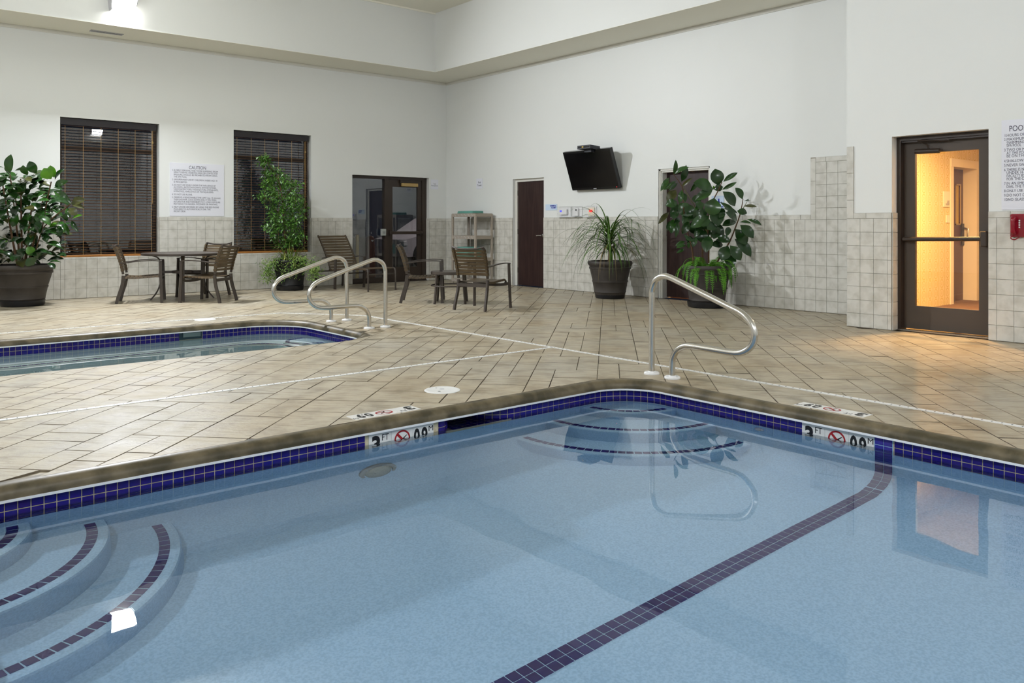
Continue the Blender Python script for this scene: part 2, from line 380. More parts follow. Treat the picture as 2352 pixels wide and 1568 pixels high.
def clip_half(poly, b, n):                                # keep (p-b).n >= 0
    out = []
    for i in range(len(poly)):
        p, q = poly[i], poly[(i + 1) % len(poly)]
        dp = (p[0] - b[0]) * n[0] + (p[1] - b[1]) * n[1]; dq = (q[0] - b[0]) * n[0] + (q[1] - b[1]) * n[1]
        if dp >= 0: out.append(p)
        if (dp >= 0) != (dq >= 0):
            t = dp / (dp - dq); out.append((p[0] + (q[0] - p[0]) * t, p[1] + (q[1] - p[1]) * t))
    return out
def area2(p): return .5 * sum(p[i][0] * p[(i + 1) % len(p)][1] - p[(i + 1) % len(p)][0] * p[i][1] for i in range(len(p)))
def cut_hole(poly, R, r, o):
    E = (R[0] - o, R[1] + o, R[2] - o, R[3] + o)
    for _ in range(4):
        if len(poly) < 3: return []
        worst = min(((sd_rr(x, y, E, r + o), (x, y)) for x, y in poly), key=lambda k: k[0][0])
        (d, g), p = worst
        if d > -.002: return poly
        if max(sd_rr(x, y, E, r + o)[0] for x, y in poly) <= .004: return []
        cx = sum(q[0] for q in poly) / len(poly); cy = sum(q[1] for q in poly) / len(poly)
        dc, gc = sd_rr(cx, cy, E, r + o)
        if _ == 0: b = (cx - gc[0] * dc, cy - gc[1] * dc); g = gc
        else: b = (p[0] - g[0] * d, p[1] - g[1] * d)
        poly = clip_half(poly, b, g)
    return poly if len(poly) >= 3 else []
SA = math.radians(43.4); SU = (math.cos(SA), math.sin(SA)); SV = (math.sin(SA), -math.cos(SA))
GU, GV = .168, .172
U0, V0 = -22.0, -9.5
NU, NV = 150, 130
occ = [[False] * NV for _ in range(NU)]
SIZES = [(2, 1), (3, 1), (3, 2), (4, 2), (2, 2), (4, 1), (3, 2), (2, 2), (1, 2), (2, 3)]
stones = []
rs = random.Random(4)
for i in range(NU):
    for j in range(NV):
        if occ[i][j]: continue
        opts = SIZES[:]; rs.shuffle(opts); opts.append((2, 1)); opts.append((1, 1))
        for a, b in opts:
            if i + a <= NU and j + b <= NV and not any(occ[i + x][j + y] for x in range(a) for y in range(b)): break
        for x in range(a):
            for y in range(b): occ[i + x][j + y] = True
        g = .0018
        u0, u1, v0, v1 = U0 + i * GU + g, U0 + (i + a) * GU - g, V0 + j * GV + g, V0 + (j + b) * GV - g
        poly = [(u * SU[0] + v * SV[0], u * SU[1] + v * SV[1]) for u, v in ((u0, v0), (u1, v0), (u1, v1), (u0, v1))]
        if area2(poly) < 0: poly.reverse()
        cx = sum(p[0] for p in poly) / 4; cy = sum(p[1] for p in poly) / 4
        if not (-11.0 < cx < .3 and -14.2 < cy < .3): continue
        for b_, n_ in (((-.002, 0), (-1, 0)), ((0, -.002), (0, -1))): poly = clip_half(poly, b_, n_) if poly else poly
        if len(poly) >= 3: poly = cut_hole(poly, (PX, 6.0, -40.0, PY), .0005, .002)
        if len(poly) >= 3: poly = cut_hole(poly, POOL, PR, .028)
        if len(poly) >= 3: poly = cut_hole(poly, SPA, SR, .028)
        if len(poly) < 3 or abs(area2(poly)) < .0012: continue
        stones.append(poly)
def stone_mesh(b, poly):
    cx = sum(p[0] for p in poly) / len(poly); cy = sum(p[1] for p in poly) / len(poly)
    def inn(p, d):
        l = math.hypot(p[0] - cx, p[1] - cy) or 1; k = max(0, 1 - d / l); return (cx + (p[0] - cx) * k, cy + (p[1] - cy) * k)
    n = len(b.v); m = len(poly); h = rs.uniform(-.0012, .0008)
    b.v += [(*p, -.010) for p in poly] + [(*p, -.004 + h) for p in poly] + [(*inn(p, .0042), h) for p in poly]
    b.f.append(tuple(n + 2 * m + i for i in range(m))); b.top.append(len(b.f) - 1)
    for k in range(2):
        for i in range(m):
            j = (i + 1) % m; b.f.append((n + k * m + i, n + k * m + j, n + (k + 1) * m + j, n + (k + 1) * m + i))
def px_area(poly):
    q = [proj((x, y, 0)) for x, y in poly]
    if any(p is None for p in q): return 0
    if not any(-20 < p[0] < 2372 and -20 < p[1] < 1588 for p in q): return 0
    return abs(area2([(p[0], p[1]) for p in q]))
stones.sort(key=px_area, reverse=True)
rest = MB(); rest.top = []
def stone_mats(b, me):
    me.materials.append(M['joint']); s_ = set(b.top)
    me.polygons.foreach_set('material_index', [0 if i in s_ else 1 for i in range(len(me.polygons))]); return me
for k, poly in enumerate(stones):
    if k < 300 and px_area(poly) > 60:
        b = MB(); b.top = []; stone_mesh(b, poly); add_obj('paving_stone', stone_mats(b, b.mesh('paving_stone', M['deck'])), floor)
    else: stone_mesh(rest, poly)
tag(add_obj('paving_stones', stone_mats(rest, rest.mesh('paving_stones', M['deck'])), floor), kind='stuff')

# ------------------------------------------------------------------ walls
def wall_panels(b, axis, c0, c1, u0, u1, z1, holes):
    """wall slab between c0 and c1, along u, with rectangular holes (ua,ub,za,zb)"""
    cuts = sorted({u0, u1, *[h[0] for h in holes], *[h[1] for h in holes]})
    for a, e in zip(cuts, cuts[1:]):
        hs = sorted([h for h in holes if h[0] <= a + 1e-6 and h[1] >= e - 1e-6], key=lambda h: h[2])
        z = 0
        for h in hs + [(0, 0, z1, z1)]:
            if h[2] - z > 1e-4:
                if axis == 'x': b.box(a, e, c0, c1, z, h[2])
                else: b.box(c0, c1, a, e, z, h[2])
            z = h[3]
    return b
W1 = (-7.454, -5.951, .66, 2.892); W2 = (-4.67, -3.161, .66, 2.892); D1 = (-2.278, -.443, 0, 2.18)
D2 = (-3.149, -2.249, 0, 2.07); D3 = (-6.901, -5.899, 0, 2.075); D4 = (-11.205, -10.212, 0, 2.165)
def st(o): return tag(o, kind='structure')
wl = st(wall_panels(MB(), 'x', 0, .26, XMIN, 0.26, ZC, [W1, W2, D1]).build('wall_left', M['paint']))
wr = st(wall_panels(MB(), 'y', 0, .26, PY, 0, ZC, [D2, D3]).build('wall_right', M['paint']))
b = wall_panels(MB(), 'y', PX, -.86, YMIN, PY, ZC, [D4]); b.box(-.86, .26, PY - .08, PY, 0, ZC)
wp = st(b.build('wall_right_front', M['paint']))
wb = st(MB().box(XMIN, 0, YMIN - .2, YMIN, 0, ZC).build('wall_back', M['paint']))
wo = st(MB().box(XMIN - .2, XMIN, YMIN - .2, .26, 0, ZC).build('wall_opposite', M['paint']))
ce = st(MB().box(XMIN - .2, .26, YMIN - .2, .26, ZC, ZC + .1).build('ceiling', M['ceil']))
# soffit boxes round the room: painted faces, ceiling-coloured undersides
def soffit(x0, x1, y0, y1):
    b = MB(); b.box(x0, x1, y0, y1, ZS + .004, ZC); b.build('soffit', M['paint'], ce)
    b = MB(); b.box(x0, x1, y0, y1, ZS, ZS + .004); b.build('soffit_underside', M['ceil'], ce)
soffit(XMIN, 0, -SOF, 0); soffit(-SOF, 0, PY, -SOF); soffit(XMIN, XMIN + SOF, YMIN + SOF, -SOF); soffit(XMIN, PX, YMIN, YMIN + SOF)
st(MB().box(XMIN, 0, -.018, 0, ZS - .055, ZS).build('trim_1', M['frame_w'])); st(MB().box(-.018, 0, PY, -.018, ZS - .055, ZS).build('trim_2', M['frame_w']))
st(MB().box(XMIN, -SOF, -SOF - .02, -SOF, ZC - .03, ZC).build('trim_3', M['ceil']))
vent = thing('air_vent', 'slim linear air vent in the soffit below the flood light', 'vent', (-6.85, -.34, ZS))
b = MB(); b.box(-7.10, -6.62, -.42, -.41, ZS - .008, ZS); b.box(-7.10, -6.62, -.30, -.29, ZS - .008, ZS); b.box(-7.10, -7.09, -.42, -.29, ZS - .008, ZS); b.box(-6.63, -6.62, -.42, -.29, ZS - .008, ZS); b.build('frame', M['housing'], vent)
for k in range(4): MB().box(-7.09, -6.63, -.405 + k * .028, -.393 + k * .028, ZS - .006, ZS - .001).build('slat', M['black'] if k % 2 == 0 else M['housing'], vent)

# ------------------------------------------------------------------ dado tiles
def tile_box_mesh(w_, h_, t=.009, c=.0016, m=None):
    b = MB(); x, z = w_ / 2, h_ / 2
    b.v = [(-x, 0, -z), (x, 0, -z), (x, 0, z), (-x, 0, z), (-x, -t + c, -z), (x, -t + c, -z), (x, -t + c, z), (-x, -t + c, z),
           (-x + c, -t, -z + c), (x - c, -t, -z + c), (x - c, -t, z - c), (-x + c, -t, z - c)]
    b.f = [(8, 9, 10, 11)] + [(i + 4, (i + 1) % 4 + 4, (i + 1) % 4 + 8, i + 8) for i in range(4)] + [(i, (i + 1) % 4, (i + 1) % 4 + 4, i + 4) for i in range(4)]
    return b
def place_pieces(pieces, m, parent, name, rest_name, limit=300, cache=None, t=.009, c=.0016):
    """pieces: (centre, U axis, size u, size z); the largest in the picture become objects, the others one mesh"""
    cache = {} if cache is None else cache
    def key(p):
        q = proj(p[0])
        if q is None or not (-40 < q[0] < 2392 and -60 < q[1] < 1628): return 0
        nrm = p[1].cross(Vector((0, 0, 1))) if len(p) < 5 else p[4]
        v = (CAM - p[0]).normalized()
        return p[2] * p[3] / q[2] ** 2 * max(.05, abs(nrm.dot(v)))
    pieces.sort(key=key, reverse=True)
    left = MB()
    for k, p in enumerate(pieces):
        C, U, su, sz = p[0], p[1], p[2], p[3]
        nz = Vector((0, 0, 1)) if len(p) < 5 else p[4].cross(U)
        Y = nz.cross(U)
        R4 = Matrix(((U.x, Y.x, nz.x, C.x), (U.y, Y.y, nz.y, C.y), (U.z, Y.z, nz.z, C.z), (0, 0, 0, 1)))
        ky = (round(su, 3), round(sz, 3))
        if ky not in cache: cache[ky] = tile_box_mesh(su, sz, t, c).mesh(name, m)
        if k < limit and key(p) > 0: add_obj(name, cache[ky], parent, R4)
        else:
            bb = tile_box_mesh(su, sz, t, c); n = len(left.v)
            left.v += [tuple(R4 @ Vector(v)) for v in bb.v]; left.f += [tuple(n + i for i in f) for f in bb.f]
    if left.v: tag(add_obj(rest_name, left.mesh(rest_name, m), parent), kind='stuff')
def grid_pieces(O, U, regions, pu, tw=.158, th=.156, z0=.006, gap=.0028, lift=.003):
    out = []; Nn = U.cross(Vector((0, 0, 1)))
    for ua, ub, za, zb_ in regions:
        i0 = math.floor((ua - pu) / tw); i1 = math.ceil((ub - pu) / tw); j0 = math.floor((za - z0) / th); j1 = math.ceil((zb_ - z0) / th)
        for i in range(i0, i1):
            for j in range(j0, j1):
                a, e = max(ua, pu + i * tw) + gap / 2, min(ub, pu + (i + 1) * tw) - gap / 2
                c, d = max(za, z0 + j * th) + gap / 2, min(zb_, z0 + (j + 1) * th) - gap / 2
                if e - a < .012 or d - c < .012: continue
                out.append((O + U * ((a + e) / 2) + Vector((0, 0, (c + d) / 2)) + Nn * lift, U, e - a, d - c))
    return out
ZT0, ZT1 = .006 + 8 * .156, 1.318                       # trim course
UL = Vector((1, 0, 0)); UR = Vector((0, -1, 0)); O0 = Vector((0, 0, 0)); OP = Vector((PX, 0, 0))
# backing that shows as grout
def backing(parent, axis, c, regs, s=1):
    b = MB()
    for ua, ub, za, z_ in regs:
        if axis == 'x': b.box(ua, ub, c - .0035, c + .001, za, z_)
        else: b.box(c - .0035, c + .001, -ua, -ub, za, z_)
    b.build('grout_bed', M['grout'], parent)
regL = [(-11.5, W1[0], 0, ZT0), (W1[0], W1[1], 0, W1[2]), (W1[1], W2[0], 0, ZT0), (W2[0], W2[1], 0, W2[2]), (W2[1], D1[0], 0, ZT0), (D1[1], -.012, 0, ZT0)]
trL = [(-11.5, W1[0], ZT0, ZT1), (W1[1], W2[0], ZT0, ZT1), (W2[1], D1[0], ZT0, ZT1), (D1[1], -.012, ZT0, ZT1)]
backing(wl, 'x', 0, regL + trL)
place_pieces(grid_pieces(O0, UL, regL, -4.705), M['tile'], wl, 'wall_tile', 'wall_tiles')
place_pieces(grid_pieces(O0, UL, trL, -5.816, tw=.31, th=ZT1 - ZT0, z0=ZT0), M['tile'], wl, 'trim_tile', 'trim_tiles')
regR = [(.012, 2.249, 0, ZT0), (3.149, 5.899, 0, ZT0), (6.901, 9.685, 0, ZT0), (8.645, 9.685, ZT0, 2.030)]
trR = [(.012, 2.249, ZT0, ZT1), (3.149, 5.899, ZT0, ZT1), (6.901, 8.567, ZT0, ZT1)]
backing(wr, 'y', 0, regR + trR + [(8.567, 8.645, ZT0, 2.096), (8.645, 9.685, 2.03, 2.096)])
place_pieces(grid_pieces(O0, UR, regR, 7.381), M['tile'], wr, 'wall_tile', 'wall_tiles')
place_pieces(grid_pieces(O0, UR, trR, 3.149, tw=.31, th=ZT1 - ZT0, z0=ZT0) + grid_pieces(O0, UR, [(8.567, 8.645, ZT0, 2.096)], 8.567, tw=.078, th=.31, z0=ZT0 - .10)
             + grid_pieces(O0, UR, [(8.645, 9.685, 2.030, 2.096)], 8.48, tw=.31, th=.066, z0=2.030), M['tile'], wr, 'trim_tile', 'trim_tiles')
regP = [(9.689, 10.212, 0, ZT0), (11.205, 12.6, 0, ZT0)]
trP = [(9.771, 10.212, ZT0, ZT1), (11.205, 12.6, ZT0, ZT1)]
backing(wp, 'y', PX, regP + trP + [(9.689, 9.771, ZT0, 2.089)])
place_pieces(grid_pieces(OP, UR, [regP[0]], 9.692) + grid_pieces(OP, UR, [regP[1]], 11.284), M['tile'], wp, 'wall_tile', 'wall_tiles')
place_pieces(grid_pieces(OP, UR, [trP[0]], 9.61, tw=.31, th=ZT1 - ZT0, z0=ZT0) + grid_pieces(OP, UR, [trP[1]], 11.10, tw=.31, th=ZT1 - ZT0, z0=ZT0)
             + grid_pieces(OP, UR, [(9.689, 9.771, ZT0, 2.089)], 9.689, tw=.082, th=.31, z0=2.089 - .31 * 3), M['tile'], wp, 'trim_tile', 'trim_tiles')
# tiled reveals at the openings
def reveal(parent, O, U, depth, z1):
    pc = grid_pieces(O, U, [(0, depth, 0, min(z1, ZT0))], 0, tw=max(depth, .1), th=.156) + grid_pieces(O, U, [(0, depth, ZT0, ZT1)], 0, tw=max(depth, .1), th=ZT1 - ZT0, z0=ZT0)
    place_pieces(pc, M['tile'], parent, 'reveal_tile', 'reveal_tiles')
reveal(wp, Vector((PX, D4[1], 0)), Vector((1, 0, 0)), .12, 2.1)
reveal(wl, Vector((D1[1], .10, 0)), Vector((0, -1, 0)), .10, 2.1)
for Wn in (W1, W2):
    pc = grid_pieces(Vector((Wn[1], .13, 0)), Vector((0, -1, 0)), [(0, .13, Wn[2], ZT0)], 0, tw=.13) + grid_pieces(Vector((Wn[1], .13, 0)), Vector((0, -1, 0)), [(0, .13, ZT0, ZT1)], 0, tw=.13, th=ZT1 - ZT0, z0=ZT0)
    place_pieces(pc, M['tile'], wl, 'reveal_tile', 'reveal_tiles')

# ------------------------------------------------------------------ outside (night)
go = MB().box(-30, 30, .26, 60, -.20, -.05); st(go.build('ground', M['asphalt']))
lampo = light_area('car_fill_light', (4.5, 3.2, 5.5), (-.1, .2, -1), .5, .5, 160, (1.0, .88, .86), 170, False)  # unseen light without a fixture, added to brighten the parked car
# ------------------------------------------------------------------ pools
def mark_receiver(o):
    try: o.cycles.is_caustics_receiver = True
    except Exception: pass
    return o
def path_len(pts):
    L = [0]
    for a, e in zip(pts, pts[1:]): L.append(L[-1] + math.hypot(e[0][0] - a[0][0], e[0][1] - a[0][1]))
    return L
def tiles_along(path, rows, ztop, p=.0533, s=.0487, skip=None, close=True, lift=.001):
    pts = path + [path[0]] if close else path
    L = path_len(pts); n = int(L[-1] / p); out = []; k = 0
    for i in range(n):
        c = (i + .5) * p
        while L[k + 1] < c: k += 1
        t = (c - L[k]) / (L[k + 1] - L[k] or 1)
        x = pts[k][0][0] + (pts[k + 1][0][0] - pts[k][0][0]) * t; y = pts[k][0][1] + (pts[k + 1][0][1] - pts[k][0][1]) * t
        nx = pts[k][1][0] + (pts[k + 1][1][0] - pts[k][1][0]) * t; ny = pts[k][1][1] + (pts[k + 1][1][1] - pts[k][1][1]) * t
        l = math.hypot(nx, ny) or 1; nx /= l; ny /= l
        if skip and skip(x, y): continue
        # face looks to the water (-normal); U = up x (-(-n))...
        U = Vector((0, 0, 1)).cross(Vector((-nx, -ny, 0)))
        for r in range(rows):
            out.append((Vector((x - nx * lift, y - ny * lift, ztop - (r + .5) * p)), U, s, s))
    return out
COPE = [(.075, -.006), (.032, -.0015), (.012, -.002), (-.010, -.007), (-.028, -.020), (-.038, -.038), (-.040, -.052), (-.040, -.066), (-.02, -.067)]
TRIM = [(-.036, -.064), (-.043, -.065), (-.043, -.077), (.0, -.078)]
ZB0 = -.073; P_ = .0533
def basin(name, label, R, r, prof, zf, pm='plaster'):
    t = thing(name, label, 'pool', ((R[0] + R[1]) / 2, R[3], 0))
    path = rr_path(R, r)
    MB().sweep(path, COPE).build('coping', M['coping'], t, smooth=True, ang=60)
    MB().sweep(path, TRIM).build('edge_trim', M['whitetrim'], t)
    b = MB(); b.sweep(path, prof)
    o, z = prof[-1]; b.poly([(p[0] + n[0] * o, p[1] + n[1] * o, z) for p, n in path])
    mark_receiver(b.build('basin', M[pm], t, smooth=True, ang=50))
    return t, path

# ---- swimming pool
SKX0, SKX1 = -7.235, -6.60                                 # skimmer throat along the wall under the windows
PROF = [(0, -.234), (0, -.60), (-.008, -.68), (-.03, -.75), (-.07, -.81), (-.13, -.855), (-.20, ZF)]
pool, ppath = basin('swimming_pool', 'large rectangular swimming pool with blue tile band and tan stone edge', POOL, PR, PROF, ZF)
def arc(cx, cy, r, a0, a1, inward, n=6):
    return [((cx + r * math.cos(math.radians(a0 + (a1 - a0) * i / n)), cy + r * math.sin(math.radians(a0 + (a1 - a0) * i / n))), (inward * math.cos(math.radians(a0 + (a1 - a0) * i / n)), inward * math.sin(math.radians(a0 + (a1 - a0) * i / n)))) for i in range(n + 1)]
YW = POOL[3]; rl, rr_ = .10, .24
throat = []
# band path runs from the pool's right edge (going +y), round the corner, then along the far edge to the left, dipping into the skimmer throat
i_a = [i for i, (p, n) in enumerate(ppath) if abs(p[1] - (YW - PR)) < 1e-6 and abs(p[0] - POOL[1]) < 1e-6][0]
right_lead = [((POOL[1], -16.2), (1, 0))] + ppath[i_a:i_a + 11]
far = right_lead + [((SKX1, YW), (0, 1))]
far += [(p, n) for p, n in arc(SKX1, YW + rr_, rr_, -90, -180, -1)]          # right-hand flare
xr = SKX1 - rr_; xl = SKX0 + rl
far += [((xr, YW + .26), (1, 0)), ((xr - .001, YW + .26), (0, 1)), ((xl + .001, YW + .26), (0, 1)), ((xl, YW + .26), (-1, 0))]
far += [(p, n) for p, n in reversed(arc(SKX0, YW + rl, rl, -90, 0, -1))]
left_lead = [((SKX0 - .001, YW), (0, 1)), ((POOL[0] + PR, YW), (0, 1))] + ppath[i_a + 11:i_a + 22] + [((POOL[0], -16.2), (-1, 0))]
far += left_lead
fix = []
for p, n in far: fix.append((p, n))
b = MB(); b.sweep(fix, [(0, -.06), (0, -.235)], closed=False); o = b.build('grout_band', M['poolgrout'], pool); mark_receiver(o)
MKL = (-7.759, -7.286); MKR = (-12.137, -11.665); LANE = (-12.2465, -12.1400)
def skip_pool(x, y):
    if abs(y - YW) < .01 and MKL[0] - .02 < x < MKL[1] + .02: return True
    if abs(x - POOL[1]) < .01 and (MKR[0] - .02 < y < MKR[1] + .02 or LANE[0] - .02 < y < LANE[1] + .02): return True
    return False
pc = tiles_along(fix, 3, ZB0, skip=skip_pool, close=False)
cacheT = {}
place_pieces(pc, M['bluetile'], pool, 'blue_tile', 'blue_tiles', 300, cacheT, t=.004, c=.0012)
# skimmer throat floor with its own tiles, dark weir behind
b = MB(); b.box(xl - .05, xr + .3, YW - .001, YW + .27, -.24, -.186); b.build('skimmer_floor', M['poolgrout'], pool)
fl_t = []
for i in range(9):
    for j in range(5):
        x = xl + .027 + i * P_; y = YW + .02 + j * P_
        if x < xr + (.22 if j < 1 else .12 if j < 2 else .04 if j < 3 else 0): fl_t.append((Vector((x, y, -.185)), Vector((1, 0, 0)), .0487, .0487, Vector((0, 0, 1))))
place_pieces(fl_t, M['bluetile'], pool, 'skimmer_tile', 'skimmer_tiles', 60, None, t=.004, c=.0012)
MB().box(xl, xr, YW + .245, YW + .262, -.18, -.07).build('skimmer_weir', mat('skimmer_weir', (.10, .15, .19), .4, .4), pool)
MB().box(xl - .12, xr + .3, YW + .002, YW + .30, -.069, -.055).build('skimmer_lintel', M['whitetrim'], pool)
# lane line: two columns of tiles down the wall and across the floor
lp = [(0, -.075), (0, -.60), (-.008, -.68), (-.03, -.75), (-.07, -.81), (-.13, -.855), (-.20, ZF), (-4.3, ZF)]
Ls = [0]
for a, e in zip(lp, lp[1:]): Ls.append(Ls[-1] + math.hypot(e[0] - a[0], e[1] - a[1]))
pc = []; k = 0
for i in range(int(Ls[-1] / P_)):
    c = (i + .5) * P_
    while Ls[k + 1] < c: k += 1
    t_ = (c - Ls[k]) / (Ls[k + 1] - Ls[k]); o = lp[k][0] + (lp[k + 1][0] - lp[k][0]) * t_; z = lp[k][1] + (lp[k + 1][1] - lp[k][1]) * t_
    d = Vector((lp[k + 1][0] - lp[k][0], 0, lp[k + 1][1] - lp[k][1])).normalized(); nn = Vector((0, 1, 0)).cross(d) * 1
    if nn.x > 0 or (abs(nn.x) < 1e-6 and nn.z < 0): nn = -nn
    for q in (0, 1):
        y = LANE[1] - (q + .5) * P_
        pc.append((Vector((POOL[1] + o, y, z)) + nn * .002, Vector((0, -1, 0)), .0487, .0487, nn))
place_pieces(pc, M['bluetile2'], pool, 'lane_tile', 'lane_tiles', 230, None, t=.004, c=.0012)
lg = MB()
for (o0, z0), (o1, z1) in zip(lp, lp[1:]):
    d = Vector((o1 - o0, 0, z1 - z0)).normalized(); nn = Vector((0, 1, 0)).cross(d)
    if nn.x > 0 or (abs(nn.x) < 1e-6 and nn.z < 0): nn = -nn
    n2 = nn * .0018
    lg.poly([(POOL[1] + o0 + n2.x, LANE[0] - .003, z0 + n2.z), (POOL[1] + o0 + n2.x, LANE[1] + .003, z0 + n2.z), (POOL[1] + o1 + n2.x, LANE[1] + .003, z1 + n2.z), (POOL[1] + o1 + n2.x, LANE[0] - .003, z1 + n2.z)])
mark_receiver(lg.build('lane_grout', M['plaster'], pool))
# corner steps: quarter-round treads with a row of blue tiles near each nosing
def corner_steps(cx, cy, sx, sy, radii, depths, tilesr):
    for R_, d in zip(radii, depths):
        z = ZW - d; b = MB(); n = 28
        prof = [(R_ - .02, z), (R_ - .006, z - .005), (R_, z - .02), (R_ + .012, ZF)]
        ring = []
        for i in range(n + 1):
            a = math.pi / 2 * i / n; c_, s_ = math.cos(a), math.sin(a)
            ring.append([(cx + sx * q * c_, cy + sy * q * s_, zz) for q, zz in prof])
        for A, B in zip(ring, ring[1:]):
            for k in range(3): b.poly([A[k], B[k], B[k + 1], A[k + 1]])
        b.poly([(cx + sx * -.0, cy + sy * -.0, z)] + [r[0] for r in ring])
        so = mark_receiver(b.build('step', M['plaster'], pool, smooth=True, ang=50))
    for Rt, d in zip(tilesr, depths):
        z = ZW - d; m = int(math.pi / 2 * Rt / .0545); a0 = (math.pi / 2 - m * .0545 / Rt) / 2; pcs = []
        for i in range(m):
            a = a0 + (i + .5) * .0545 / Rt
            rad = Vector((sx * math.cos(a), sy * math.sin(a), 0)); U = rad.cross(Vector((0, 0, 1)))
            pcs.append((Vector((cx, cy, z + .001)) + rad * Rt, U, .0475, .0475, Vector((0, 0, 1))))
        place_pieces(pcs, M['bluetile2'], pool, 'step_tile', 'step_tiles', 60, None, t=.004, c=.0012)
corner_steps(POOL[1], POOL[3], -1, -1, (1.145, .845, .49), (.56, .33, .15), (1.07, .77, .415))
corner_steps(POOL[0], POOL[3], 1, -1, (1.105, .795, .475), (.56, .33, .15), (1.03, .72, .40))
# depth markers
def text(body, size, Mx, m, parent, align='LEFT', width=None, bold=0, name='lettering', extrude=.0004):
    cu = bpy.data.curves.new(name, 'FONT'); cu.body = body; cu.size = size; cu.align_x = align; cu.resolution_u = 3
    cu.extrude = extrude; cu.offset = bold; cu.materials.append(m)
    tmp = bpy.data.objects.new(name, cu); me = bpy.data.meshes.new_from_object(tmp); bpy.data.objects.remove(tmp); bpy.data.curves.remove(cu)
    sx = 1.0
    if width and len(me.vertices):
        xs = [v.co.x for v in me.vertices]; dx = max(xs) - min(xs)
        if dx > 1e-5: sx = width / dx
    return add_obj(name, me, parent, Mx @ Matrix.Diagonal((sx, 1, 1, 1)))
def frame(O, X, Y):
    X = Vector(X); Y = Vector(Y); Z = X.cross(Y)
    return Matrix(((X.x, Y.x, Z.x, O[0]), (X.y, Y.y, Z.y, O[1]), (X.z, Y.z, Z.z, O[2]), (0, 0, 0, 1)))
def tmesh(b, Mx):
    b.v = [tuple(Mx @ Vector(v)) for v in b.v]; return b
def no_diving(Mx, parent, s=1.0):
    n = 36; b = MB(); ro, ri = .058 * s, .047 * s
    for i in range(n):
        a, e = 2 * math.pi * i / n, 2 * math.pi * (i + 1) / n
        b.poly([(ro * math.cos(a), ro * math.sin(a), .0006), (ro * math.cos(e), ro * math.sin(e), .0006), (ri * math.cos(e), ri * math.sin(e), .0006), (ri * math.cos(a), ri * math.sin(a), .0006)])
    tmesh(b, Mx); b.build('red_ring', M['red'], parent)
    b = MB(); k = .0055 * s; q = .036 * s
    b.poly([(-q - k, q - k, .0009), (q - k, -q - k, .0009), (q + k, -q + k, .0009), (-q + k, q + k, .0009)]); tmesh(b, Mx); b.build('red_bar', M['red'], parent)
    b = MB()
    b.poly([(.032 * s, .026 * s, .0007), (.006 * s, .010 * s, .0007), (-.010 * s, -.006 * s, .0007), (-.004 * s, -.010 * s, .0007), (.012 * s, .004 * s, .0007), (.034 * s, .022 * s, .0007)])
    b.poly([(-.008 * s, -.004 * s, .0007), (-.014 * s, -.024 * s, .0007), (-.004 * s, -.028 * s, .0007), (.002 * s, -.010 * s, .0007)])
    b.poly([(-.012 * s + .006 * s * math.cos(i), -.036 * s + .006 * s * math.sin(i), .0007) for i in [j * .785 for j in range(8)]])
    tmesh(b, Mx); b.build('diver_figure', M['black'], parent)
    b = MB()
    for i in range(10):
        x0 = -.045 * s + i * .009 * s; z0 = (.002 if i % 2 else -.002) * s; x1 = x0 + .009 * s; z1 = -z0
        b.poly([(x0, z0 - .0008, .0005), (x1, z1 - .0008, .0005), (x1, z1 + .0008, .0005), (x0, z0 + .0008, .0005)])
    tmesh(b, Mx); b.build('wave_line', M['black'], parent)
def depth_marker(Mx, parent, hh=.158, s=1.0, thick=.005):
    """three white tiles in a row: 3 FT / no diving / 0.9 M, in the frame Mx (x along, y up, z out)"""
    wds = (.158, .157, .157); x = 0; tl = []
    for wd in wds:
        b = MB(); b.box(x + .0008, x + wd - .0008, 0, hh, -.004, thick); tmesh(b, Mx); tl.append(b.build('marker_tile', M['whitetile'], parent)); x += wd
    z = thick + .0003; T = lambda a, e: Mx @ Matrix.Translation((a, e, z))
    q = hh / .158
    text('3', .150 * q, T(.018, .022 * q), M['black'], tl[0], width=.058, bold=.006)
    text('FT', .056 * q, T(.088, .095 * q), M['black'], tl[0], width=.048)
    no_diving(Mx @ Matrix.Translation((.158 + .079, hh / 2, z)) @ Matrix.Diagonal((1, q, 1, 1)), tl[1])
    text('0', .150 * q, T(.322, .022 * q), M['black'], tl[2], width=.046, bold=.005)
    text('.', .12 * q, T(.3665, .022 * q), M['black'], tl[2], width=.009, bold=.003)
    text('9', .150 * q, T(.379, .022 * q), M['black'], tl[2], width=.046, bold=.005)
    text('M', .050 * q, T(.430, .098 * q), M['black'], tl[2], width=.034)
depth_marker(frame((MKL[0], YW - .001, -.2315), (1, 0, 0), (0, 0, 1)), pool)
depth_marker(frame((POOL[1] - .001, MKR[1], -.2315), (0, -1, 0), (0, 0, 1)), pool)
# underwater light and return fitting
LX, LZ = -7.70, -.70
pl = thing('pool_light', 'round underwater pool light with domed lens below the depth marker', 'light', (LX, YW, LZ))
def rot_lathe(prof, c, n=28):
    b = MB(); b.lathe(prof, n); b.v = [(c[0] + v[0], c[1] - v[2], c[2] + v[1]) for v in b.v]; return b
mark_receiver(rot_lathe([(.132, .0), (.130, .016), (.118, .026), (.100, .026), (.098, .012)], (LX, YW, LZ)).build('bezel', M['bezel'], pl, smooth=True))
mark_receiver(rot_lathe([(.098, .010), (.085, .030), (.06, .044), (.03, .050), (.001, .052)], (LX, YW, LZ)).build('lens', M['lens'], pl, smooth=True))
for k in range(6):
    a = k * math.pi / 3 + .3; rot_lathe([(.006, .02), (.006, .030), (.001, .032)], (LX + .115 * math.cos(a), YW, LZ + .115 * math.sin(a)), 8).build('screw', M['chrome'], pl)
rf = thing('return_fitting', 'small white round return fitting in the pool wall near the depth marker', 'fitting', (POOL[1], -11.35, -.30))
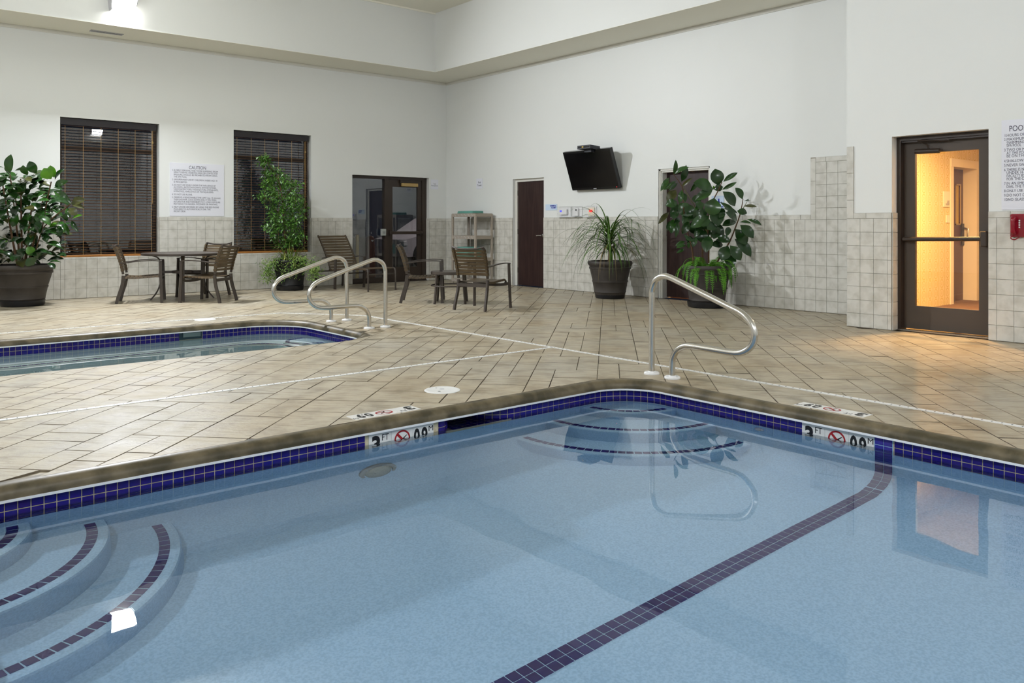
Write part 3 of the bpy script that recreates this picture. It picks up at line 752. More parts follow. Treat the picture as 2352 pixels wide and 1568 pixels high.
b = MB(); b.lathe([(.035, 0), (.034, .012), (.022, .018), (.014, .012), (.001, .008)], 20); b.v = [(POOL[1] - v[2], -11.35 + v[0], -.32 + v[1]) for v in b.v]; b.build('eyeball', M['plastic_w'], rf, smooth=True)

# ---- spa pool
SPROF = [(0, -.234), (0, -.50), (-.03, -.54), (-.44, -.545), (-.47, -.555), (-.48, -.59), (-.49, -.86), (-.53, -.92)]
spa, spath = basin('spa_pool', 'small spa pool with a bench ledge beyond the swimming pool', SPA, SR, SPROF, -.92, 'spaplaster')
b = MB(); b.sweep(spath, [(0, -.06), (0, -.235)]); mark_receiver(b.build('grout_band', M['poolgrout'], spa))
SKS = (-7.13, -6.86)
pc = tiles_along(spath, 3, ZB0, skip=lambda x, y: y > SPA[3] - .02 and SKS[0] < x < SKS[1])
place_pieces(pc, M['bluetile'], spa, 'blue_tile', 'blue_tiles', 300, cacheT, t=.004, c=.0012)
dk = mat('spa_skimmer_dark', (.02, .045, .06), .5, .3)
MB().box(SKS[0], SKS[1], SPA[3] - .003, SPA[3] + .004, -.172, -.078).build('skimmer_opening', dk, spa)
MB().box(SKS[0] + .05, SKS[1] - .02, SPA[3] - .010, SPA[3] - .003, -.135, -.085).build('skimmer_flap', mat('spa_flap', (.16, .22, .22), .4, .4), spa)
bench = rr_path((SPA[0] + .42, SPA[1] - .42, SPA[2] + .42, SPA[3] - .42), SR - .2)
pcs = []
for C_, U_, a_, e_ in tiles_along(bench, 1, -.6): pcs.append((Vector((C_.x, C_.y, -.543)), U_, .0475, .0475, Vector((0, 0, 1))))
place_pieces(pcs, M['bluetile2'], spa, 'bench_tile', 'bench_tiles', 200, None, t=.004, c=.0012)
# entry step in the spa corner by the rails
b = MB(); x1, y1 = SPA[1] - .005, SPA[3] - .5
b.prism([(x1, y1 - .55, -.42), (x1 - .34, y1 - .5, -.42), (x1 - .42, y1 - .25, -.42), (x1 - .30, y1 - .02, -.42), (x1, y1 + .04, -.42)], (0, 0, -.2)); mark_receiver(b.build('entry_step', M['spaplaster'], spa))
pcs = []
for a, e in zip([(x1 - .03, y1 - .50), (x1 - .30, y1 - .46), (x1 - .37, y1 - .25), (x1 - .27, y1 - .05)], [(x1 - .30, y1 - .46), (x1 - .37, y1 - .25), (x1 - .27, y1 - .05), (x1 - .03, y1)]):
    d = Vector((e[0] - a[0], e[1] - a[1], 0)); m = max(1, int(d.length / .053)); d.normalize()
    for i in range(m): pcs.append((Vector((*a, -.419)) + d * (.053 * (i + .5)), d, .0475, .0475, Vector((0, 0, 1))))
place_pieces(pcs, M['bluetile2'], spa, 'step_tile', 'step_tiles', 60, None, t=.004, c=.0012)

# ---- water sheets (real refraction; gentle ripples in the geometry)
def water(name, label, R, r, z, amp, extra=None, tint=(1, 1, 1), step=.05):
    m = bpy.data.materials.new(name + '_surface'); m.use_nodes = True; nt = m.node_tree; nt.nodes.remove(nt.nodes['Principled BSDF'])
    g = N(nt, 'ShaderNodeBsdfGlass'); g.inputs['Color'].default_value = (*tint, 1); g.inputs['Roughness'].default_value = 0; g.inputs['IOR'].default_value = 1.333
    nt.links.new(g.outputs[0], nt.nodes['Material Output'].inputs[0])
    nx = int((R[1] - R[0] + .8) / step); ny = int((R[3] - R[2] + .8) / step); vid = {}; v = []; f = []
    def h(x, y):
        return amp * (math.sin(9.1 * x + 3.7 * y) + .8 * math.sin(-5.3 * x + 8.9 * y + 1) + .6 * math.sin(14.7 * x - 6.1 * y + 2.2) + .5 * math.sin(4.1 * x + 17.3 * y + .7) + .3 * math.sin(23 * x + 11 * y))
    def vert(i, j):
        if (i, j) not in vid:
            x = R[0] - .4 + i * step; y = R[2] - .4 + j * step; vid[(i, j)] = len(v); v.append((x, y, z + h(x, y)))
        return vid[(i, j)]
    for i in range(nx):
        for j in range(ny):
            cx = R[0] - .4 + (i + .5) * step; cy = R[2] - .4 + (j + .5) * step
            if sd_rr(cx, cy, R, r)[0] < .035 or (extra and extra(cx, cy)):
                f.append((vert(i, j), vert(i + 1, j), vert(i + 1, j + 1), vert(i, j + 1)))
    me = bpy.data.meshes.new(name); me.from_pydata(v, [], f); me.materials.append(m); me.update()
    me.polygons.foreach_set('use_smooth', [True] * len(me.polygons))
    o = add_obj(name, me); tag(o, label, 'water', kind='structure')
    try: o.cycles.is_caustics_caster = True
    except Exception: pass
    return o
water('pool_water', 'clear still water filling the swimming pool', POOL, PR, ZW, .00016, lambda x, y: xl - .02 < x < xr + .24 and YW < y < YW + .25)
water('spa_water', 'clear still water filling the small spa pool', SPA, SR, ZWS, .00012)

# ------------------------------------------------------------------ deck fittings
def deck_marker(Mx, label):
    t = thing('deck_depth_marker', label, 'depth marker', Mx.translation)
    depth_marker(Mx, t, hh=.125, thick=.0015)
deck_marker(frame((-7.345, -9.975, .0005), (-1, 0, 0), (0, -1, 0)), 'white depth marker tiles in the deck above the skimmer side of the pool')
deck_marker(frame((-5.275, -12.037, .0005), (0, 1, 0), (-1, 0, 0)), 'white depth marker tiles in the deck between pool edge and corridor door')
def cover(x, y, r, label, screws):
    t = thing('skimmer_cover', label, 'cover', (x, y, 0), 'round skimmer covers')
    MB().lathe([(r, 0), (r, .003), (r - .006, .006), (r * .82, .0065), (r * .80, .0055), (.001, .0055)], 40, (x, y, 0)).build('disc', M['drain'], t, smooth=True)
    if screws:
        for dx, dy, q in ((.012, .02, .018), (-.05, -.035, .010), (.0, .075, .006)): MB().lathe([(q, .0055), (q, .0062), (.001, .0062)], 14, (x + dx, y + dy, 0)).build('finger_hole', M['housing'] if q > .012 else M['black'], t)
cover(-6.90, -9.70, .128, 'white round cover in the deck near the swimming pool', True)
cover(-6.665, -4.235, .128, 'white round cover in the deck behind the spa pool', False)
def drain(name, label, pts, wd=.040):
    t = thing(name, label, 'drain', (*pts[0], 0))
    for a, e in zip(pts, pts[1:]):
        A, B = Vector((*a, 0)), Vector((*e, 0)); d = (B - A); L_ = d.length; d.normalize(); s_ = Vector((-d.y, d.x, 0))
        b = MB(); b.obox(A + d * (L_ / 2) + Vector((0, 0, .001)), L_ + .02, wd, .006, d, s_); b.build('channel', M['drain'], t)
        b = MB(); n = int(L_ / .055)
        for i in range(n):
            c = A + d * (.055 * (i + .5)) + Vector((0, 0, .0043))
            if in_view(c, 30): b.obox(c + s_ * .002, .007, wd * .42, .0008, (d + s_ * .35).normalized(), s_)
        if b.v: tag(b.build('drain_slots', M['black'], t), kind='stuff')
drain('trench_drain', 'straight white slotted drain running past the rail to the back of the deck', [(-4.905, -13.6), (-4.905, -5.10), (-5.60, -4.12), (-11.0, -4.10)])
drain('trench_drain', 'straight white slotted drain between the swimming pool and the spa', [(-11.0, -8.735), (-4.925, -8.70)])

# ------------------------------------------------------------------ handrails
RAILP = [(0, .0), (0, .30), (0, .60), (.002, .665), (.028, .730), (.082, .770), (.145, .783), (.215, .768), (.36, .722), (.56, .657), (.74, .598), (.85, .560), (.925, .500), (.955, .425), (.935, .350), (.875, .297), (.79, .275), (.60, .273), (.42, .272), (.335, .262), (.262, .222), (.222, .160), (.212, .10), (.212, 0)]
def handrail(o, d, label, group, k=1.0):
    t = thing('handrail', label, 'handrail', (*o, 0), group); d = Vector((*d, 0)).normalized(); O = Vector((*o, 0))
    pts = smooth_path([O + d * (a * k) + Vector((0, 0, z)) for a, z in RAILP], 5)
    MB().tube(pts, .0235, 14, side=d.cross(Vector((0, 0, 1)))).build('rail', M['steel'], t, smooth=True, ang=70)
    for a in (0, .212 * k):
        c = O + d * a
        MB().lathe([(.062, 0), (.062, .010), (.056, .017), (.030, .019), (.026, .024), (.001, .024)], 24, c).build('base_cover', M['plastic_w'], t, smooth=True)
handrail((-5.253, -10.235), (-.10, -.995), 'polished steel grab rail at the swimming pool corner steps', None, 1.06)
handrail((-5.345, -5.43), (-1, 0), 'farther of the two steel grab rails at the spa', 'spa grab rails')
handrail((-5.325, -6.31), (-1, 0), 'nearer of the two steel grab rails at the spa', 'spa grab rails')
# ------------------------------------------------------------------ windows with blinds
def window(n, Wn, label):
    x0, x1, z0, z1 = Wn; t = thing('window_%d' % n, None, None, ((x0 + x1) / 2, .2, z0), kind='structure')
    y0, y1 = .17, .22; f = .055; b = MB()
    b.box(x0, x0 + f, y0, y1, z0, z1); b.box(x1 - f, x1, y0, y1, z0, z1); b.box(x0 + f, x1 - f, y0, y1, z0, z0 + f); b.box(x0 + f, x1 - f, y0, y1, z1 - f, z1)
    b.build('window_frame', M['bronze'], t)
    MB().box(x0 + f, x1 - f, y0, y1, 2.385, 2.455).build('transom', M['bronze'], t)
    MB().box(x0 + f, x1 - f, .192, .198, z0 + f, 2.385).build('pane', M['pane'], t); MB().box(x0 + f, x1 - f, .192, .198, 2.455, z1 - f).build('pane', M['pane'], t)
    MB().box(x0, x1, -.004, .17, z0 - .012, z0 + .001).build('window_sill', M['frame_w'], t)
    bl = thing('window_blind', label, 'blind', ((x0 + x1) / 2, .08, z1), 'brown wooden window blinds')
    a, e = x0 + .012, x1 - .04
    MB().box(a, e, .035, .05, z1 - .115, z1 - .012).build('valance', M['valance'], bl)
    MB().box(a, e, .05, .11, z1 - .07, z1 - .012).build('head_rail', M['valance'], bl)
    zt, zb_ = z1 - .125, z0 + .045; nn = int((zt - zb_) / .0475); me = None
    for k in range(nn + 1):
        z = zb_ + .02 + k * (zt - zb_ - .02) / nn
        if me is None:
            b = MB(); ca, sa = math.cos(.10), math.sin(.10)
            b.obox((0, 0, 0), e - a, .050, .0042, Vector((1, 0, 0)), Vector((0, ca, sa)), Vector((0, -sa, ca))); me = b.mesh('slat', M['slat'])
        add_obj('slat', me, bl, Matrix.Translation(((a + e) / 2, .082, z)))
    MB().rbox(a, e, .055, .108, z0 + .004, z0 + .040, .008).build('bottom_rail', M['railwood'], bl)
    for k in range(6):
        x = a + .07 + k * (e - a - .14) / 5
        MB().box(x - .0025, x + .0025, .0535, .0555, z0 + .03, zt).build('ladder_cord', M['cord'], bl)
    x = e - .055; MB().box(x - .003, x + .003, .046, .049, z1 - 1.35, z1 - .10).build('pull_cord', M['cord'], bl)
    MB().lathe([(.001, 0), (.011, .008), (.011, .035), (.004, .045)], 10, (x, .046, z1 - .34)).build('cord_tassel', M['tanbox'], bl)
    return t
window(1, W1, 'brown slatted blind in the window left of the caution sign')
window(2, W2, 'brown slatted blind in the window behind the tall ficus')

# ------------------------------------------------------------------ exterior glass door (under the windows' wall)
d1 = thing('door_1', None, None, ((D1[0] + D1[1]) / 2, .15, 0), kind='structure')
x0, x1, _, z1 = D1; y0, y1 = .10, .21; f = .05; xm0, xm1 = -1.475, -1.385
b = MB(); b.box(x0, x0 + .02, y0, y1, .02, z1 - .055); b.box(x1 - f - .06, x1, y0, y1, .02, z1 - .055); b.box(x0, x1, y0, y1, z1 - .055, z1); b.box(xm0, xm1, y0, y1, .02, z1 - .055); b.box(x0 + .02, xm0, y0, y1, .02, .10); b.box(x0, x1, y0 - .02, y1, 0, .02)
b.build('door_frame', M['bronze'], d1)
MB().box(x0 + .02, xm0, .150, .156, .10, z1 - .055).build('sidelight_pane', M['pane'], d1)
lx0, lx1 = xm1 + .004, x1 - f - .062; b = MB()
b.box(lx0, lx0 + .105, .12, .165, .02, z1 - .058); b.box(lx1 - .105, lx1, .12, .165, .02, z1 - .058); b.box(lx0 + .105, lx1 - .105, .12, .165, z1 - .058 - .15, z1 - .058); b.box(lx0 + .105, lx1 - .105, .12, .165, .02, .30)
leaf = b.build('door_leaf', M['bronze'], d1)
MB().box(lx0 + .105, lx1 - .105, .140, .146, .30, z1 - .208).build('pane', M['pane'], leaf)
b = MB(); b.rbox(lx0 + .02, lx1 - .02, .055, .090, .985, 1.045, .01); b.box(lx0 + .02, lx0 + .07, .085, .12, .96, 1.07); b.box(lx1 - .07, lx1 - .02, .085, .12, .96, 1.07); b.build('push_bar', M['bronze'], leaf)
b = MB(); b.rbox(lx0 + .30, lx1 - .13, .05, .115, z1 - .195, z1 - .125, .006); b.build('door_closer', M['tanbox'], leaf)
b = MB(); b.box(lx0 + .26, lx1 - .13, .06, .075, z1 - .112, z1 - .095); b.box(lx0 + .26, lx0 + .28, .055, .12, z1 - .12, z1 - .06); b.build('closer_arm', M['bronze'], leaf)
kp = thing('card_reader', 'small pale grey card reader box on the glass door post', 'card reader', (xm0 - .02, .08, 1.0))
MB().rbox(xm0 - .105, xm0 + .005, .045, .10, .96, 1.10, .008).build('case', mat('grey_case', (.38, .40, .38), .5, .4), kp); MB().box(xm0 - .085, xm0 - .015, .0435, .046, 1.0, 1.05).build('keypad', mat('keypad', (.25, .27, .26), .5, .4), kp)

# ------------------------------------------------------------------ plain service doors on the right wall
def lever(parent, x, y, z, dy):
    b = MB(); b.lathe([(.032, 0), (.032, .008), (.014, .012), (.012, .05)], 18); b.v = [(x - v[2], y + v[0], z + v[1]) for v in b.v]
    b.tube([(x - .05, y, z), (x - .052, y + dy * .06, z), (x - .048, y + dy * .125, z - .006)], .009, 8); b.build('lever_handle', M['chrome'], parent, smooth=True)
def service_door(n, D, deep, frame_steps):
    ya, yb, _, z1 = D; t = thing('door_%d' % n, None, None, (deep, (ya + yb) / 2, 0), kind='structure')
    b = MB(); f = .052
    b.box(deep - .015, .26, yb - f, yb, 0, z1); b.box(deep - .015, .26, ya, ya + f, 0, z1); b.box(deep - .015, .26, ya + f, yb - f, z1 - f, z1)
    if frame_steps:
        b.box(deep - .035, deep - .015, yb - f * .55, yb, 0, z1); b.box(deep - .035, deep - .015, ya, ya + f * .55, 0, z1); b.box(deep - .035, deep - .015, ya, yb, z1 - f * .55, z1)
    b.build('door_frame', M['frame_w'], t)
    rec = .09 if frame_steps else .012
    lf = MB().box(deep + rec, deep + rec + .045, ya + f + .003, yb - f - .003, .012 if not frame_steps else .02, z1 - f - .003).build('door_leaf', M['wood'], t)
    lever(lf, deep + rec, ya + f + .075, .98, 1)
    for z in (.25, 1.0, 1.75): MB().box(deep + rec - .012, deep + rec + .003, yb - f - .012, yb - f + .012, z, z + .10).build('hinge', M['steel'], lf)
    return t
service_door(2, D2, .075, False)
service_door(3, D3, .055, True)
# lit gap below the restroom door: lamp in the room behind
MB().box(.30, 1.6, -7.2, -5.6, -.01, 0).build('restroom_floor', M['carpet'], None)
rb = MB(); rb.box(1.6, 1.65, -7.2, -5.6, 0, 2.4); rb.box(.26, 1.65, -7.25, -7.2, 0, 2.4); rb.box(.26, 1.65, -5.6, -5.55, 0, 2.4); rb.box(.26, 1.65, -7.25, -5.55, 2.4, 2.45)
st(rb.build('wall_restroom', M['cream'])); st(bpy.data.objects['restroom_floor'])
light_area('restroom_lamp', (1.0, -6.4, 2.35), (0, 0, -1), .3, .3, 60, (1, .62, .32), 180, False)

# ------------------------------------------------------------------ corridor door with glazing and warm hall behind
d4 = thing('door_4', None, None, (-.95, (D4[0] + D4[1]) / 2, 0), kind='structure')
ya, yb, _, z1 = D4; xf0, xf1 = PX + .115, PX + .25; f = .045; b = MB()
b.box(xf0, xf1, yb - f, yb, .0, z1); b.box(xf0, xf1, ya, ya + f, 0, z1); b.box(xf0, xf1, ya + f, yb - f, z1 - f, z1); b.box(xf0 + .02, xf0 + .03, ya + f, yb - f, z1 - f - .02, z1 - f)
b.build('door_frame', M['bronze'], d4)
MB().box(xf0 - .01, xf1 + .02, ya, yb, 0, .014).build('threshold', M['steel'], d4)
lx = PX + .20; y_0, y_1 = ya + f + .003, yb - f - .003; zt = z1 - f - .004; s_l, s_r, s_t, s_b = .118, .118, .135, .278
b = MB(); b.box(lx, lx + .045, y_1 - s_l, y_1, .02, zt); b.box(lx, lx + .045, y_0, y_0 + s_r, .02, zt); b.box(lx, lx + .045, y_0 + s_r, y_1 - s_l, zt - s_t, zt); b.box(lx, lx + .045, y_0 + s_r, y_1 - s_l, .02, s_b)
lf4 = b.build('door_leaf', M['bronze_pale'], d4)
MB().box(lx + .018, lx + .025, y_0 + s_r, y_1 - s_l, s_b, zt - s_t).build('pane', M['pane2'], lf4)
b = MB(); b.tube([(lx - .075, y_0 + .02, 1.035), (lx - .075, y_1 - .02, 1.02)], .024, 14, cap=True); b.build('push_bar', M['bronze'], lf4, smooth=True)
b = MB(); b.rbox(lx - .11, lx, y_0 - .0, y_0 + .075, .955, 1.115, .012); b.box(lx - .07, lx, y_1 - .05, y_1 - .02, 1.0, 1.045); b.build('latch_case', M['bronze'], lf4)
b = MB(); b.tube([(lx - .045, y_1 - .40, zt - .128), (lx - .045, y_1 - .14, zt - .120)], .027, 12); b.box(lx - .05, lx, y_1 - .38, y_1 - .16, zt - .15, zt - .10); b.build('door_closer', M['bronze'], lf4, smooth=True)
b = MB(); b.tube([(lx - .05, y_1 - .29, zt - .10), (lx - .07, y_1 - .28, zt - .06), (lx - .09, y_1 - .18, zt - .005), (lx - .045, y_1 - .50, zt - .025)], .009, 8); b.build('closer_arm', M['bronze'], lf4)
# the hall
XH0, XH1, YH = PX + .286, 4.6, -9.35
m = bpy.data.materials.new('oval_wallpaper'); m.use_nodes = True; nt = m.node_tree; bs = nt.nodes['Principled BSDF']; bs.inputs['Roughness'].default_value = .6
ge = N(nt, 'ShaderNodeNewGeometry'); sp = N(nt, 'ShaderNodeSeparateXYZ'); nt.links.new(ge.outputs['Position'], sp.inputs[0])
def mth(op, a, b_=None, c=None):
    n = N(nt, 'ShaderNodeMath', operation=op)
    for i, q in enumerate((a, b_, c)):
        if q is None: continue
        if isinstance(q, (int, float)): n.inputs[i].default_value = q
        else: nt.links.new(q, n.inputs[i])
    return n.outputs[0]
cu = mth('SUBTRACT', mth('FRACT', mth('DIVIDE', mth('ADD', sp.outputs['X'], 20.03), .198)), .5)
cv = mth('SUBTRACT', mth('FRACT', mth('DIVIDE', mth('ADD', sp.outputs['Z'], 10.02), .137)), .5)
rd = mth('SQRT', mth('ADD', mth('POWER', mth('MULTIPLY', cu, 1.55), 2), mth('POWER', cv, 2)))
ring1 = mth('LESS_THAN', mth('ABSOLUTE', mth('SUBTRACT', rd, .42)), .040); ring2 = mth('LESS_THAN', mth('ABSOLUTE', mth('SUBTRACT', rd, .13)), .045)
line = mth('GREATER_THAN', mth('ABSOLUTE', cu), .465)
allm = mth('MAXIMUM', mth('MAXIMUM', ring1, mth('MULTIPLY', ring2, .6)), line)
mx = N(nt, 'ShaderNodeMix', data_type='RGBA'); nt.links.new(allm, mx.inputs[0]); mx.inputs[6].default_value = (.74, .58, .30, 1); mx.inputs[7].default_value = (.60, .42, .10, 1)
nt.links.new(mx.outputs[2], bs.inputs['Base Color']); M['wallpaper'] = m
dx0, dx1 = 2.60, 3.52
b = MB(); b.box(.27, dx0, YH, YH + .1, 0, 2.6); b.box(dx1, XH1, YH, YH + .1, 0, 2.6); b.box(dx0, dx1, YH, YH + .1, 2.13, 2.6); hw = st(b.build('wall_hall', M['wallpaper']))
st(MB().box(XH0, XH1, -12.2, -12.1, 0, 2.6).build('wall_hall_side', M['cream'])); st(MB().box(XH1, XH1 + .1, -12.2, YH, 0, 2.6).build('wall_hall_end', M['cream']))
st(MB().box(XH0 - .02, XH1, -12.2, PY - .02, -.012, -.002).build('floor_hall', M['carpet'])); st(MB().box(XH0 - .0, XH1, -12.2, PY - .02, 2.6, 2.65).build('ceiling_hall', M['cream']))
st(MB().box(-.86, -.84, -12.2, D4[0], 0, 2.6).build('wall_hall_near', M['cream']))
st(MB().box(.27, XH1, PY - .02, YH + .4, -.012, -.002).build('floor_hall_end', M['carpet'])); st(MB().box(.27, XH1, PY - .02, YH + .4, 2.6, 2.65).build('ceiling_hall_end', M['cream']))
hd = thing('door_5', None, None, (3.0, YH + .19, 0), kind='structure'); b = MB()
b.box(dx0 - .0, dx0 + .035, YH - .012, YH + .24, 0, 2.13); b.box(dx1 - .035, dx1 + .05, YH - .012, YH + .24, 0, 2.17); b.box(dx0 - .06, dx1 + .05, YH - .02, YH + .24, 2.05, 2.17); b.box(dx0 - .07, dx0, YH - .012, YH, 0, 2.17)
b.build('door_frame', M['cream'], hd)
b = MB(); gx0, gx1 = dx1 - .30, dx1 - .15
b.box(dx0 + .03, gx0, YH + .19, YH + .235, 0, 2.05); b.box(gx1, dx1 - .03, YH + .19, YH + .235, 0, 2.05); b.box(gx0, gx1, YH + .19, YH + .235, 0, 1.20); b.box(gx0, gx1, YH + .19, YH + .235, 1.80, 2.05)
hl = b.build('door_leaf', M['laundry'], hd)
MB().box(gx0, gx1, YH + .21, YH + .215, 1.20, 1.80).build('vision_pane', M['yellow'], hl)
b = MB(); 
for a_, c_, z_, w_ in ((gx0 - .02, gx1 + .02, 1.18, 1.20), (gx0 - .02, gx1 + .02, 1.80, 1.82)): b.box(a_, c_, YH + .18, YH + .192, z_, w_)
b.box(gx0 - .02, gx0, YH + .18, YH + .192, 1.18, 1.82); b.box(gx1, gx1 + .02, YH + .18, YH + .192, 1.18, 1.82); b.build('vision_frame', M['tanbox'], hl)
b = MB(); b.box(dx1 - .125, dx1 - .05, YH + .165, YH + .19, .86, 1.20); b.build('lock_plate', M['bronze'], hl)
b = MB(); b.tube([(dx1 - .075, YH + .17, 1.14), (dx1 - .075, YH + .10, 1.12), (dx1 - .075, YH + .10, .96), (dx1 - .075, YH + .17, .94)], .012, 8); b.build('pull_handle', M['chrome'], hl, smooth=True)
def hsign(xa, xb, za, zb_, label, lines):
    t = thing('hall_sign', label, 'sign', ((xa + xb) / 2, YH, za)); MB().box(xa, xb, YH - .014, YH - .002, za, zb_).build('board', M['cream'], t)
    for body, x, z, sz, wd in lines: text(body, sz, frame((x, YH - .0145, z), (1, 0, 0), (0, 0, 1)), M['ink'], t, 'RIGHT', wd)
hsign(2.275, 2.49, 1.445, 1.675, 'cream plaque lettered guest laundry on the yellow wallpaper', [('GUEST', 2.478, 1.505, .050, .085), ('LAUNDRY', 2.478, 1.468, .050, .135)])
hsign(2.375, 2.485, 1.215, 1.325, 'small cream notice below the guest laundry plaque', [])
hlamp = thing('hall_ceiling_light', 'round ceiling light in the warm hall behind the glazed door', 'light', (1.0, -10.7, 2.6))
MB().lathe([(.16, 0), (.17, -.03), (.12, -.08), (.001, -.10)], 24, (1.0, -10.7, 2.6)).build('bowl', emat('hall_bowl', (1, .78, .45), 6), hlamp)
set_parent(light_area('hall_lamp', (1.0, -10.7, 2.46), (0, 0, -1), .30, .30, 110, (1.0, .76, .42), 180, True), hlamp)
set_parent(light_area('hall_lamp_near', (-.35, -10.45, 2.50), (-.05, 0, -1), .22, .22, 140, (1.0, .55, .19), 180, True), hlamp)
# ------------------------------------------------------------------ signs
ZX = ((1, 0, 0), (0, 0, 1))
def sign_left(name, label, xa, xb, za, zb_, lines, m='paper', cat='sign'):
    t = thing(name, label, cat, ((xa + xb) / 2, 0, za)); MB().box(xa, xb, -.008, -.001, za, zb_).build('board', M[m], t)
    for body, x, z, sz, wd, al in lines: text(body, sz, frame((x, -.0085, z), (1, 0, 0), (0, 0, 1)), M['ink'], t, al, wd)
    return t
def sign_right(name, label, X, ya, yb, za, zb_, lines, m='paper', ink='ink', cat='sign', th=.007, bold=0):
    t = thing(name, label, cat, (X, (ya + yb) / 2, za)); MB().box(X - .001 - th, X - .001, ya, yb, za, zb_).build('board', M[m], t)
    for body, y, z, sz, wd, al in lines: text(body, sz, frame((X - th - .0015, y, z), (0, -1, 0), (0, 0, 1)), M[ink], t, al, wd, bold)
    return t
L0 = -5.783; K = .000715; ZTP = 2.25
def cl(n, body, ybase, wd): return [(n, L0 + .036, ZTP - (ybase - 140) * .00071, .040, .020, 'LEFT')] * bool(n) + [(body, L0 + .064, ZTP - (ybase - 140) * .00071, .040, wd * K, 'LEFT')]
CT = [('CAUTION', L0 + .47, ZTP - .099, .083, 410 * K, 'CENTER')]
for r in ((('1.', 'ELDERLY PERSONS, AND THOSE SUFFERING FROM', 340, 1060)), ('', 'HEART DISEASE, DIABETES, HIGH OR LOW BLOOD', 390, 1055), ('', 'PRESSURE, SHOULD BE PROHIBITED FROM USING', 445, 1045), ('', 'THE SPA POOL.', 497, 315),
          ('2.', 'UNSUPERVISED USE BY CHILDREN UNDER AGE 18', 565, 1045), ('', 'IS PROHIBITED.', 625, 320), ('3.', 'DO NOT USE WHILE UNDER THE INFLUENCE OF', 695, 1005), ('', 'ALCOHOL, ANTICOAGULANTS, ANTIHISTAMINES,', 748, 1025),
          ('', 'VASCONSTRICTORS, VASODILATORS, STIMULANTS,', 800, 1075), ('', 'HYPNOTICS, NARCOTICS OR TRANQUILIZERS.', 852, 955), ('4.', 'DO NOT USE ALONE.', 925, 440), ('5.', 'OBSERVE A REASONABLE TIME LIMIT (e.g. 15 minutes),', 995, 1135),
          ('', 'THEN SHOWER, COOL DOWN AND, IF YOU WISH,', 1048, 1030), ('', 'RETURN FOR ANOTHER BRIEF STAY. LONG EXPOSURE', 1103, 1120), ('', 'MAY RESULT IN NAUSEA, DIZZINESS OR FAINTING.', 1157, 1055), ('6.', 'HELP CAN BE OBTAINED BY USING THE RED PHONE', 1228, 1085), ('', 'POOLSIDE TO AUTOMATICALLY DIAL THE', 1282, 880), ('', 'FRONT DESK.', 1335, 285)):
    CT += cl(*r)
sign_left('caution_sign', 'large white caution sign with numbered spa rules between the two windows', -5.783, -4.845, 1.335, 2.25, CT)
sign_left('trash_sign', 'small white trash receptacle sign beside the glass door', -.401, -.213, 1.943, 2.151, [('Trash', -.307, 2.045, .038, .062, 'CENTER'), ('Receptacle', -.307, 2.008, .038, .165, 'CENTER')])
sign_right('towel_sign', 'small white pool towels sign above the shelf rack', 0, -1.29, -1.085, 1.923, 2.131, [('Pool', -1.19, 2.035, .055, .085, 'CENTER'), ('Towels', -1.19, 1.975, .055, .135, 'CENTER')], bold=.0006)
sign_right('closet_sign', 'pale blue door sign with two lines of blue letters beside the first service door', 0, -3.516, -3.203, 1.451, 1.563, [('CHEMICAL', -3.495, 1.522, .030, .17, 'RIGHT'), ('CLOSET', -3.495, 1.487, .030, .14, 'RIGHT')], 'bluesign', 'blueink', bold=.002)
t = sign_right('restroom_sign', 'pale blue restroom sign half hidden by the sparse rubber plant', 0, -7.16, -6.94, 1.424, 1.617, [('RESTROOM', -7.150, 1.440, .034, .19, 'RIGHT')], 'bluesign', 'blueink', bold=.0015)
b = MB(); r_ = .022
b.lathe([(r_, 0), (r_, .001), (r_ - .007, .001), (r_ - .007, 0)], 20); b.v = [(-.0095 - v[2], -7.07 + v[0], 1.52 + v[1]) for v in b.v]; b.box(-.0105, -.0095, -7.085, -7.06, 1.53, 1.575); b.box(-.0105, -.0095, -7.125, -7.115, 1.500, 1.53); b.build('pictogram', M['blueink'], t)
PRL = [('POOL', -11.396, 2.12, .082, .155, 'LEFT')]
def pr(n, body, z, wd): return ([(n, -11.352, z, .040, .030 if len(n) > 2 else .017, 'LEFT')] if n else []) + [(body, -11.374 if len(n) < 3 else -11.386, z, .040, wd, 'LEFT')]
zz = 2.236; kk = .903 / 1050.0
for n, body, yb_, wd in (('1.', 'HOURS OF O', 283, .195), ('2.', 'MAXIMUM P', 330, .195), ('', 'SWIMMING P', 370, .195), ('', 'SPA POOL', 403, .132), ('3.', 'TWO OR MO', 453, .19), ('', 'AT THE POOL', 490, .195), ('', 'BE ON THE P', 525, .195), ('4.', 'SHALLOW W', 582, .195), ('5.', 'NEVER SWIM', 632, .195),
                         ('6.', 'THERE IS NO', 685, .185), ('', 'UNDER 16 YE', 720, .195), ('', 'FACILITY BY A', 757, .195), ('', 'FOR THE CHI', 793, .185), ('7.', 'IN AN EMERG', 845, .195), ('', 'DIAL THE FRO', 882, .20), ('8.', 'ONLY USE TH', 932, .195), ('9.', 'DO NOT DRI', 983, .19), ('10.', 'NO GLASS O', 1033, .185)):
    PRL += pr(n, body, zz - (yb_ - 88) * kk, wd)
sign_right('pool_rules_sign', 'tall white pool rules sign above the red telephone', PX, -12.05, -11.328, 1.333, 2.236, PRL)
sign_right('wall_notice', 'small white printed notice on the tiles behind the ponytail palm', 0, -4.46, -4.335, 1.02, 1.20, [('-----', -4.345, 1.16 - .024 * k, .026, .10, 'LEFT') for k in range(5)], m='paper', ink='blueink', th=.010)

